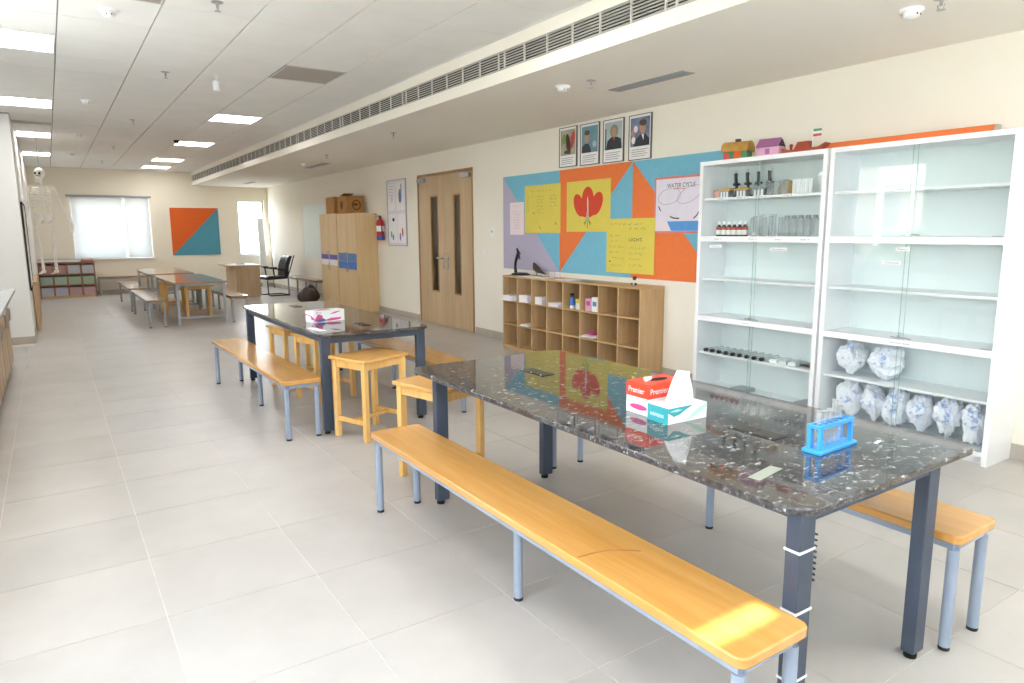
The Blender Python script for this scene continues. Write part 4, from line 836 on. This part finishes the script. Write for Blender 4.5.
for x0, x1, z0, z1 in ((.04, .34, .62, 1.08), (.38, .74, .62, 1.10), (.05, .40, .05, .56), (.43, .74, .05, .56)): B(x0, x1, -.016, -.0142, z0, z1).build('pinned_sheet', 'whitepaper', t)
for x, z, rx, rz, m_ in ((.55, .86, .06, .12, 'bluebrown'), (.60, 1.0, .02, .08, 'greyplastic'), (.25, .46, .05, .03, 'ink'), (.15, .2, .03, .06, 'tealbox'), (.22, .15, .03, .05, 'bluebrown'), (.52, .16, .03, .07, 'violet'), (.62, .24, .03, .08, 'redcap'), (.2, .82, .05, .07, 'chart')): blob(t, x, z, rx, rz, m_, 0, -.0164)
for k in range(4): stroke(t, [(.08, 1.04-.05*k), (.30, 1.04-.05*k)], .006, 'greyplastic', 'printed_line', -.0164)
t = thing('whiteboard', 'blank whiteboard on the wall behind the maple cupboards', 'whiteboard', (W, 16.80, .885), -PI/2); B(.02, 1.68, -.014, 0, .02, 1.24).build('surface', 'cabi', t)
for b in ((0, 1.7, 0, .02), (0, 1.7, 1.24, 1.26), (0, .02, .02, 1.24), (1.68, 1.7, .02, 1.24)): B(b[0], b[1], -.02, 0, b[2], b[3]).build('frame', 'white', t)

# ------------------------------------------------------------------ far end of the room
t = thing('wall_panel', 'square panel split into an orange and a blue triangle on the end wall', 'wall panel', (2.68, E, .92), 0)
MB().prism([(0, 0), (1.17, 1.225), (0, 1.225)], 'y', -.022, 0).build('felt_triangle', 'orange2', t, smooth=False); MB().prism([(.004, 0), (1.17, 0), (1.17, 1.221)], 'y', -.022, 0).build('felt_triangle', 'teal2', t, smooth=False)
def far_table(label, loc, L):
    t = thing('dining_table', label, 'table', loc, 0, 'brown-topped far tables'); h = L/2
    B(-.41, .41, -h, h, .675, .70).build('tabletop', 'tabletop', t, .003)
    for s in (-1, 1):
        B(-.36, .36, s*(h-.045)-.015, s*(h-.045)+.015, .635, .6748).build('apron', 'greymetal', t); B(s*.36-.015, s*.36+.015, -h+.06, h-.06, .635, .6748).build('side_rail', 'greymetal', t); B(-.345, .345, s*(h-.045)-.01, s*(h-.045)+.01, .10, .13).build('stretcher', 'greymetal', t)
        for q in (-1, 1): B(q*.36-.02, q*.36+.02, s*(h-.045)-.02, s*(h-.045)+.02, 0, .6747).build('leg', 'greymetal', t, .002)
far_table('nearer brown-topped table of the far seating group', (2.03, 13.53, 0), 2.5); far_table('farther brown-topped table beneath the end wall panel', (2.0, 16.52, 0), 2.5)
fb = make_bench('nearer far bench on the aisle side, seat catching light', (1.345, 13.4, 0), 0, 'tabletop', 'greymetal', 2.4, 'benches of the far seating group')
clone(fb, 'farther far bench on the aisle side, before the low cubby', (1.345, 16.3, 0)); clone(fb, 'nearer far bench on the desk side of the brown tables', (2.605, 13.4, 0)); clone(fb, 'farther far bench on the desk side, half hidden by the tables', (2.60, 16.3, 0))
for k, (x, y, rz) in enumerate(((1.88, 14.3, .1), (2.12, 13.2, -.1), (2.0, 15.02, .05))):
    clone(S1, ['wooden stool under the near brown-topped table, towards the aisle', 'wooden stool under the near brown-topped table, towards its near end', 'wooden stool standing between the two brown-topped tables'][k], (x, y, 0), rz, 'wooden stools')
fc = thing('storage_cubby', 'low red brown cubby with pastel trays under the end window', 'shelf', (-.26, 19.30, 0), 0)
Lx, H = 1.13, .84
B(0, Lx, -.01, .35, H-.03, H).build('top_board', 'cub2', fc); B(.02, Lx-.02, 0, .35, 0, .05).build('bottom_board', 'cubx', fc); B(0, .02, 0, .35, 0, H-.03).build('side_board', 'cub2', fc); B(Lx-.02, Lx, 0, .35, 0, H-.03).build('side_board', 'cub2', fc); B(.02, Lx-.02, .34, .35, .05, H-.03).build('back_board', 'cub2', fc)
for z in (.29, .54): B(.02, Lx-.02, 0, .34, z, z+.02).build('shelf_board', 'cub2', fc)
for k in (1, 2, 3):
    for z0, z1 in ((.05, .29), (.31, .54), (.56, H-.03)): B(k*Lx/4-.012, k*Lx/4+.012, .0, .34, z0, z1).build('divider', 'cub2', fc)
cols = [['#a9867f', '#a98a84', '#b9bcc4', '#b7bac4'], ['#9fb0a6', '#9db3a2', '#98b096', '#9bb29c'], ['#b4b8c4', '#b9b6ca', '#b89c9c', '#b99a9c']]
for r in range(3):
    for c in range(4):
        nm = 'tray_%d%d' % (r, c); M[nm] = paint('pastel tray %d %d' % (r, c), cols[r][c], 0.6, var=.03)
        z = (.56, .31, .05)[r]; hh = (.235, .215, .225)[r]
        x0 = c*Lx/4+(.02 if c == 0 else .012)+.006; x1 = (c+1)*Lx/4-(.02 if c == 3 else .012)-.006
        t = thing('storage_tray', '%s tray in the %s row, %s column of the far cubby' % ((('reddish', 'reddish', 'pale blue', 'pale blue'), ('green', 'green', 'green', 'green'), ('pale blue', 'lavender', 'pink', 'pink'))[r][c], ('top', 'middle', 'bottom')[r], ('first', 'second', 'third', 'last')[c]), 'tray', (-.26, 19.30, z), 0, 'trays in the far cubby')
        B(x0, x1, .04, .32, 0, hh-.03).build('tray', nm, t, .004); B((x0+x1)/2-.04, (x0+x1)/2+.04, .03, .0398, hh-.09, hh-.07).build('grip', nm, t)
t = thing('stacked_sheets', 'grey white cards stacked on the far cubby', 'paper', (.15, 19.47, H), 0); B(-.40, .42, -.16, .14, 0, .05).build('cards', 'counter', t); B(-.40, .35, -.15, .14, .0505, .07).build('top_cards', 'greymetal', t)
t = thing('game_box', 'small reddish box at the end of the far cubby top', 'box', (.72, 19.45, H), .1); B(-.10, .12, -.1, .1, 0, .035).build('box', 'cub2', t); B(-.105, .125, -.105, .105, .0352, .06).build('lid', 'pinktub', t)
wb = make_bench('long low bench standing along the end wall', (2.02, 19.72, 0), PI/2, 'tabletop', 'greymetal', 2.2, 'low benches along the walls')
clone(wb, 'low bench along the whiteboard wall behind the chair', (4.95, 16.12, 0), 0)
# desk with laminate front
t = thing('teacher_desk', 'small ash desk with solid panels near the end wall', 'desk', (3.83, 17.4, 0), 0)
B(-.45, .30, -.58, .6, .715, .745).build('desktop', 'doorw', t, .002); B(-.25, .26, -.55, -.525, 0, .7148).build('front_panel', 'doorw', t); B(-.27, -.245, -.524, .57, 0, .7148).build('side_panel', 'doorw', t); B(.24, .265, -.524, .57, 0, .7148).build('side_panel', 'doorw', t)
o = thing('desk_paper', 'white papers lying on the ash desk', 'paper', (3.75, 17.3, .745), .1); B(-.25, .2, -.35, .3, 0, .006).build('sheet', 'whitepaper', o); B(-.05, .10, -.05, .1, .0062, .03).build('notepad', 'greyplastic', o)
# cantilever chair facing the desk
t = thing('office_chair', 'black leather cantilever chair facing the desk', 'chair', (4.45, 16.95, 0), math.radians(6))
MB().prism([(-.30, .40), (-.25, .385), (.20, .40), (.23, .44), (.20, .47), (-.22, .475), (-.29, .455)], 'y', -.24, .24).build('seat', 'leather', t, .01)
MB().prism([(.16, .45), (.22, .43), (.26, .52), (.28, .70), (.37, .93), (.33, .95), (.26, .90), (.19, .72)], 'y', -.23, .23).build('backrest', 'leather', t, .01)
for s in (-1, 1):
    MB().tube([(.22, s*.25, .42), (-.24, s*.25, .40), (-.27, s*.25, .36), (-.26, s*.25, .04), (-.22, s*.25, .014), (.25, s*.25, .014)], .013, 8).build('leg_frame', 'black', t)
    MB().tube([(.22, s*.26, .45), (.29, s*.26, .62), (.40, s*.26, .95)], .014, 8).build('back_rail', 'black', t)
    MB().tube([(-.10, s*.27, .46), (-.12, s*.28, .64), (-.16, s*.28, .665), (.24, s*.28, .60)], [.016, .016, .018, .016], 8).build('armrest', 'black', t); B(-.21, -.04, s*.28-.03, s*.28+.03, .668, .69).build('arm_pad', 'black', t, .006)
MB().tube([(.25, -.25, .014), (.25, .25, .014)], .013, 8).build('floor_bar', 'black', t)
# bean bag, leaning things
bm = bmesh.new(); bmesh.ops.create_icosphere(bm, subdivisions=4, radius=1)
for v in bm.verts:
    p = v.co; k = 1+.05*math.sin(p.x*6+p.y*4)+.04*math.sin(p.y*9-p.z*5); zz = (p.z*.5+.5)
    v.co = Vector((p.x*.26*k*(1-.35*zz)+.04*zz, p.y*.36*k*(1-.35*zz)-.10*zz, .36*zz**1.2*k))
me = bpy.data.meshes.new('bean_bag'); bm.to_mesh(me); bm.free(); me.materials.append(M['brownbag']); me.shade_smooth()
t = thing('bean_bag', 'dark brown bean bag slumped before the wall bench', 'bean bag', (4.53, 14.73, 0), 0); put('bag_body', me, t)
MB().tube([(.04, -.10, .345), (.05, -.10, .40)], [.05, .02], 8).build('tied_neck', 'brownbag', t)
t = thing('leaning_board', 'tall narrow white panel leaning beside the corner window', 'board', (4.86, 19.6, 0), 0); MB().prism([(-.0, 0), (.03, 0), (.27, 1.88), (.24, 1.88)], 'x', -.04, .11).build('board', 'white', t); MB().prism([(-.004, -.0), (-.001, 0), (.239, 1.88), (.236, 1.88)], 'x', -.04, .11).build('edge_strip', 'alu', t)
t = thing('leaning_pole', 'thin dark pole leaning in the corner beside the white panel', 'pole', (5.10, 19.4, 0), 0); MB().tube([(-.03, 0, .012), (.045, .4, 1.75)], .010, 8).build('pole', 'ink', t); MB().tube([(-.03, 0, 0), (-.03, .002, .05)], .015, 8).build('pole_tip', 'rubber', t)

# ------------------------------------------------------------------ left side: counter, boards, skeleton
def counter_unit(label, y0, y1):
    t = thing('counter_cabinet', label, 'cabinet', (-.46, y0, 0), 0, 'wooden counter cabinets'); L = y1-y0
    B(LW+.462, -.02, .001, L-.001, .06, .835).build('carcass', 'maple', t); B(LW+.52, -.06, .001, L-.001, 0, .06).build('plinth', 'ink', t)
    for a, b in ((.006, L/2-.002), (L/2+.002, L-.006)):
        dr = B(-.0195, .0, a, b, .07, .83).build('door', 'doorw', t, .001); B(-.0005, .0008, a, a+.02, .071, .829).build('edge_band', 'frame', dr); hy = b-.05 if a < .1 else a+.05
        MB().tube([(.0, hy, .55), (.03, hy, .56), (.03, hy, .68), (.0, hy, .69)], .006, 6).build('handle', 'steel', dr)
for k, (a, b) in enumerate(((8.95, 9.78), (8.12, 8.95), (7.29, 8.12), (6.46, 7.29), (5.63, 6.46), (4.80, 5.63))):
    counter_unit(['wooden counter cabinet at the far end beside the column', 'second wooden counter cabinet from the column', 'third wooden counter cabinet from the column', 'fourth wooden counter cabinet from the column', 'fifth wooden counter cabinet from the column', 'wooden counter cabinet farthest from the column'][k], a, b)
t = thing('worktop', 'pale stone worktop running along the window side', 'worktop', (-.74, 7.3, .8355), 0); B(-.358, .37, -2.52, 2.5, 0, .034).build('slab', 'counter', t, .003); B(-.358, -.34, -2.52, 2.5, .034, .09).build('upstand', 'counter', t)
t = thing('wall_board', 'dark-framed board on the wall behind the white column', 'board', (LC, 12.6, .70), PI/2)
B(-.68, .68, -.018, 0, .02, 1.22).build('surface', 'white', t)
for b in ((-.70, .70, 0, .02), (-.70, .70, 1.22, 1.24), (-.70, -.68, .02, 1.22), (.68, .70, .02, 1.22)): B(b[0], b[1], -.026, 0, b[2], b[3]).build('frame', 'ink', t)
t = thing('slim_cabinet', 'slim low wooden cabinet against the wall behind the column', 'cabinet', (LC+.012, 14.2, 0), 0); B(0, .045, -1.2, 1.2, 0, .76).build('carcass', 'cub', t)
for k in range(3): B(.0455, .055, -1.2+.8*k+.004, -1.2+.8*(k+1)-.004, .05, .75).build('door', 'cub', t)
# hanging skeleton
sk = thing('skeleton_model', 'white anatomical skeleton model hanging from the ceiling beyond the column', 'skeleton', (-.02, 13.35, .86), math.radians(-20))
H0 = 1.66
sku = MB().ell((0, .01, 1.58), .072, .09, .083, 14, 10).box(-.035, .035, -.085, -.03, 1.455, 1.52); sku = sku.build('skull', 'bone', sk)
MB().prism([(-.045, 1.50), (-.035, 1.435), (.035, 1.435), (.045, 1.50), (.03, 1.475), (-.03, 1.475)], 'y', -.085, -.02).build('jaw', 'bone', sk)
for s in (-1, 1): MB().ell((s*.028, -.074, 1.575), .018, .010, .018, 10, 6).build('eye_socket', 'void', sku)
MB().prism([(-.01, 1.53), (.01, 1.53), (0, 1.555)], 'y', -.092, -.082).build('nose_opening', 'void', sku)
m = MB()
for k in range(22): m.ell((0, .03-.02*math.sin(k/21*PI*1.6), .93+k*.0245), .018, .02, .0105, 8, 5)
m.build('spine', 'bone', sk)
rc = thing('x', '', ''); bpy.data.objects.remove(rc)
for k in range(10):
    z = 1.38-.034*k; wd = .085+.055*math.sin((k+1.2)/10*PI*.8); dp = .07+.035*math.sin((k+1)/10*PI*.8); dr = .05+.01*k
    for s in (-1, 1):
        pts = [(s*wd*math.sin(q*PI/8), .045-dp+dp*math.cos(q*PI/8)-(.0 if q < 6 else .0), z-dr*(q/8)) for q in range(0, 9 if k < 7 else 6)]
        MB().tube(pts, .0085, 6).build('rib', 'bone', sk)
B(-.014, .014, -.103, -.093, 1.14, 1.36).build('sternum', 'bone', sk)
for s in (-1, 1):
    MB().tube([(s*.01, -.085, 1.37), (s*.09, -.06, 1.39), (s*.17, .0, 1.385)], .008, 6).build('collarbone', 'bone', sk)
    MB().prism([(s*.06, 1.36), (s*.16, 1.385), (s*.12, 1.30), (s*.07, 1.22)], 'y', .055, .065).build('shoulder_blade', 'bone', sk)
    ax = .0 if s < 0 else .05
    MB().tube([(s*.18, .0, 1.37), (s*(.20+ax*.5), .01, 1.22), (s*(.205+ax), .01, 1.07)], [.019, .012, .018], 8).build('upper_arm', 'bone', sk)
    MB().tube([(s*(.205+ax), .005, 1.06), (s*(.23+ax*1.9), -.02, .93), (s*(.25+ax*2.6), -.03, .82)], [.014, .009, .012], 8).tube([(s*(.225+ax), .015, 1.06), (s*(.25+ax*1.9), 0, .93), (s*(.265+ax*2.6), -.02, .82)], [.01, .008, .01], 8).build('forearm', 'bone', sk)
    hb = Vector((s*(.257+ax*2.6), -.025, .80)); hand = MB().box(hb.x-.022, hb.x+.022, hb.y-.012, hb.y+.012, hb.z-.07, hb.z+.01)
    for q in range(4): hand.tube([(hb.x-.018+q*.012, hb.y, hb.z-.07), (hb.x-.022+q*.015, hb.y-.006, hb.z-.11), (hb.x-.022+q*.015, hb.y-.014, hb.z-.15+.008*abs(q-1.5))], .005, 5)
    hand.tube([(hb.x-s*.022, hb.y, hb.z-.02), (hb.x-s*.045, hb.y-.012, hb.z-.06), (hb.x-s*.045, hb.y-.016, hb.z-.085)], .006, 5).build('hand', 'bone', sk)
    MB().prism([(s*.01, .86), (s*.05, .95), (s*.13, .97), (s*.135, .90), (s*.09, .83), (s*.05, .80)], 'y', -.02, .045).build('hip_bone', 'bone', sk)
    MB().tube([(s*.09, .0, .86), (s*.135, .0, .85), (s*.125, -.005, .78), (s*.095, -.01, .45)], [.022, .02, .015, .024], 8).build('thigh_bone', 'bone', sk)
    MB().ell((s*.095, -.035, .445), .02, .012, .022, 8, 6).build('kneecap', 'bone', sk)
    MB().tube([(s*.09, .0, .43), (s*.085, .005, .25), (s*.085, .01, .075)], [.024, .012, .016], 8).tube([(s*.115, .01, .42), (s*.11, .012, .25), (s*.105, .012, .07)], [.010, .007, .01], 6).build('shin', 'bone', sk)
    ft = MB().ell((s*.09, .04, .035), .022, .035, .03, 8, 6).tube([(s*.09, .03, .05), (s*.092, -.06, .03)], [.025, .02], 8)
    for q in range(5): ft.tube([(s*(.075+q*.009), -.055, .03), (s*(.07+q*.012), -.11, .015), (s*(.07+q*.012), -.15+.008*q, .008)], .005, 5)
    ft.build('foot', 'bone', sk)
MB().prism([(-.03, .94), (.03, .94), (.012, .84), (-.012, .84)], 'y', .03, .05).build('sacrum', 'bone', sk)
MB().tube([(0, .01, 1.66), (0, .01, CZ-.86)], .004, 6).build('hanging_cord', 'greymetal', sk)

# ------------------------------------------------------------------ small ceiling fittings
def fitting(kind, label, x, y, z):
    if kind == 'smoke':
        t = thing('smoke_detector', label, 'smoke detector', (x, y, z), 0, 'smoke detectors')
        MB().lathe([(.062, 0), (.062, -.012), (.055, -.02)], n=20).build('base', 'whitebox', t); MB().lathe([(.045, -.0201), (.042, -.042), (.028, -.05), (0, -.05)], n=18).build('sensor', 'whitebox', t); MB().box(-.02, -.012, -.043, -.038, -.038, -.03).box(.012, .02, -.043, -.038, -.038, -.03).build('vent_slots', 'ink', t)
    else:
        t = thing('sprinkler', label, 'sprinkler', (x, y, z), 0, 'ceiling sprinklers')
        MB().lathe([(.04, 0), (.04, -.004), (.012, -.010)], n=16).build('escutcheon', 'steel', t); MB().tube([(0, 0, -.008), (0, 0, -.04)], .009, 8).tube([(0, -.018, -.03), (0, -.012, -.058)], .003, 5).tube([(0, .018, -.03), (0, .012, -.058)], .003, 5).build('bulb_frame', 'steel', t); MB().lathe([(.022, -.058), (.022, -.061), (0, -.061)], n=12).build('deflector', 'steel', t)
for a in (('smoke', 'smoke detector nearest in the tiled ceiling, at the top of the picture', .504, 5.885, CZ), ('smoke', 'second smoke detector along the tiled ceiling', .53, 9.86, CZ), ('smoke', 'third smoke detector along the tiled ceiling', .56, 13.2, CZ), ('smoke', 'farthest smoke detector near the end wall', .56, 16.4, CZ),
          ('smoke', 'smoke detector on the soffit beside the framed portraits', 3.77, 4.85, SZ), ('smoke', 'smoke detector on the soffit above the glass cabinets', 4.15, 2.16, SZ), ('smoke', 'smoke detector on the soffit above the maple cupboards', 3.95, 12.6, SZ),
          ('spr', 'sprinkler at the top edge of the tiled ceiling', 1.115, 5.29, CZ), ('spr', 'second sprinkler along the tiled ceiling', 1.11, 7.77, CZ), ('spr', 'third sprinkler along the tiled ceiling', 1.14, 11.2, CZ), ('spr', 'fourth sprinkler along the tiled ceiling', 1.14, 14.7, CZ), ('spr', 'farthest sprinkler near the end wall', 1.14, 17.8, CZ),
          ('spr', 'sprinkler on the soffit beside the slot diffuser', 3.83, 4.55, SZ), ('spr', 'sprinkler on the soffit before the double door', 3.71, 8.2, SZ), ('spr', 'sprinkler on the soffit near the cupboards', 3.83, 11.05, SZ), ('spr', 'sprinkler on the soffit at the picture edge', 4.1, 1.98, SZ)): fitting(*a)
t = thing('spotlight', 'small white cylindrical spotlight hanging from the tiled ceiling', 'spotlight', (1.56, 7.70, CZ), 0); MB().lathe([(.03, 0), (.03, -.012), (.008, -.014)], n=14).build('mount', 'whitebox', t); MB().tube([(0, 0, -.012), (0, 0, -.05)], .006, 8).build('stem', 'whitebox', t); MB().lathe([(.032, -.05), (.034, -.06), (.034, -.14), (.028, -.145), (0, -.14)], n=16).build('lamp_body', 'whitebox', t)
t = thing('ceiling_camera', 'tiny black dome camera beside the second light panel', 'camera', (1.98, 13.25, CZ), 0); MB().lathe([(.045, 0), (.045, -.02), (.03, -.045), (0, -.055)], n=14).build('dome', 'black', t); MB().lathe([(.05, 0), (.05, -.006), (.045, -.008)], n=14).build('ring', 'black', t)
def slot(label, x, y, z, L, wd=.10):
    t = thing('slot_diffuser', label, 'air vent', (x, y, z), 0, 'slot diffusers'); h = L/2
    for b in ((-wd/2, -wd/2+.012, -h, h), (wd/2-.012, wd/2, -h, h), (-wd/2+.012, wd/2-.012, -h, -h+.012), (-wd/2+.012, wd/2-.012, h-.012, h)): B(b[0], b[1], b[2], b[3], -.006, 0).build('slot_frame', 'greygrille', t)
    for k in range(5): q = -wd/2+.02+k*(wd-.04)/4; B(q-.004, q+.004, -h+.013, h-.013, -.005, -.001).build('slat', 'greymetal', t)
    B(-wd/2+.012, wd/2-.012, -h+.012, h-.012, -.001, -.0002).build('slot_void', 'greyplastic', t)
slot('long slot diffuser in the soffit above the portraits', 4.27, 4.33, SZ, .86, .14); slot('short slot diffuser in the soffit near the cupboards', 4.27, 12.9, SZ, 1.1, .14); slot('farthest slot diffuser in the soffit by the end window', 4.3, 18.2, SZ, .8, .14)
t = thing('ceiling_strip', 'dark narrow strip across the ceiling beside the column', 'ceiling strip', (-.03, 12.2, CZ), 0); B(-.24, .22, -.09, .09, -.012, 0).build('strip', 'skirt', t); B(-.24, .22, -.02, .02, -.018, -.0121).build('rail', 'greymetal', t)  # dark strip with a narrower raised band below the ceiling

# ------------------------------------------------------------------ world outside the windows
struct(B(-420, 420, -300, 420, -9.5, -9).build('ground', 'pale_ground', smooth=False), 'ground far below the windows, pale to bounce light upward')  # unseen ground, kept pale so it bounces light onto the ceiling
def make_tree(label, loc, h, r, seed):
    t = thing('tree', label, 'tree', loc, 0, 'trees outside the windows'); rnd = random.Random(seed); m = MB()
    MB().tube([(0, 0, 0), (.2, .1, h*.55)], [.28, .14], 8).build('trunk', 'bark', t)
    for k in range(7): m.ell((rnd.uniform(-.5, .5)*r, rnd.uniform(-.5, .5)*r, h*.62+rnd.uniform(-.22, .24)*h), r*rnd.uniform(.4, .7), r*rnd.uniform(.4, .7), h*rnd.uniform(.13, .22), 12, 8)
    o = m.build('crown', 'leaf', t); return t
rnd = random.Random(3)
for k in range(9): make_tree(ORD[k]+' leafy tree of the row outside the left windows', (-62+rnd.uniform(-3, 3), 8+k*9.5, -9), rnd.uniform(9.5, 12), 4.3, k)
for k, (x, y) in enumerate(((1.0, 48), (8.0, 54), (16, 50))): make_tree(['leafy tree seen faintly through the white roller blind', 'leafy tree beyond the end window, beside the first', 'leafy tree outside near the corner window'][k], (x, y, -9), 12.5-k*.6, 3.2, 40+k)
for k, (x, y, w_, h_) in enumerate(((-214, 130, 9, 34), (-220, 143, 8, 29), (-210, 112, 8, 24))):
    t = thing('tower_block', ['tallest pale tower block reflected in the cabinet glass', 'second pale tower block on the horizon', 'lowest pale tower block on the horizon'][k], 'building', (x, y, -9), .5, 'distant tower blocks')
    B(-w_/2, w_/2, -w_/2, w_/2, 0, h_).build('tower', 'tower', t)
    for q in range(int(h_/3)-1):
        for s in (-1, 0, 1): B(w_/2, w_/2+.15, s*w_*.3-.8, s*w_*.3+.8, 2+q*3, 3.6+q*3).build('window', 'towerband', t)
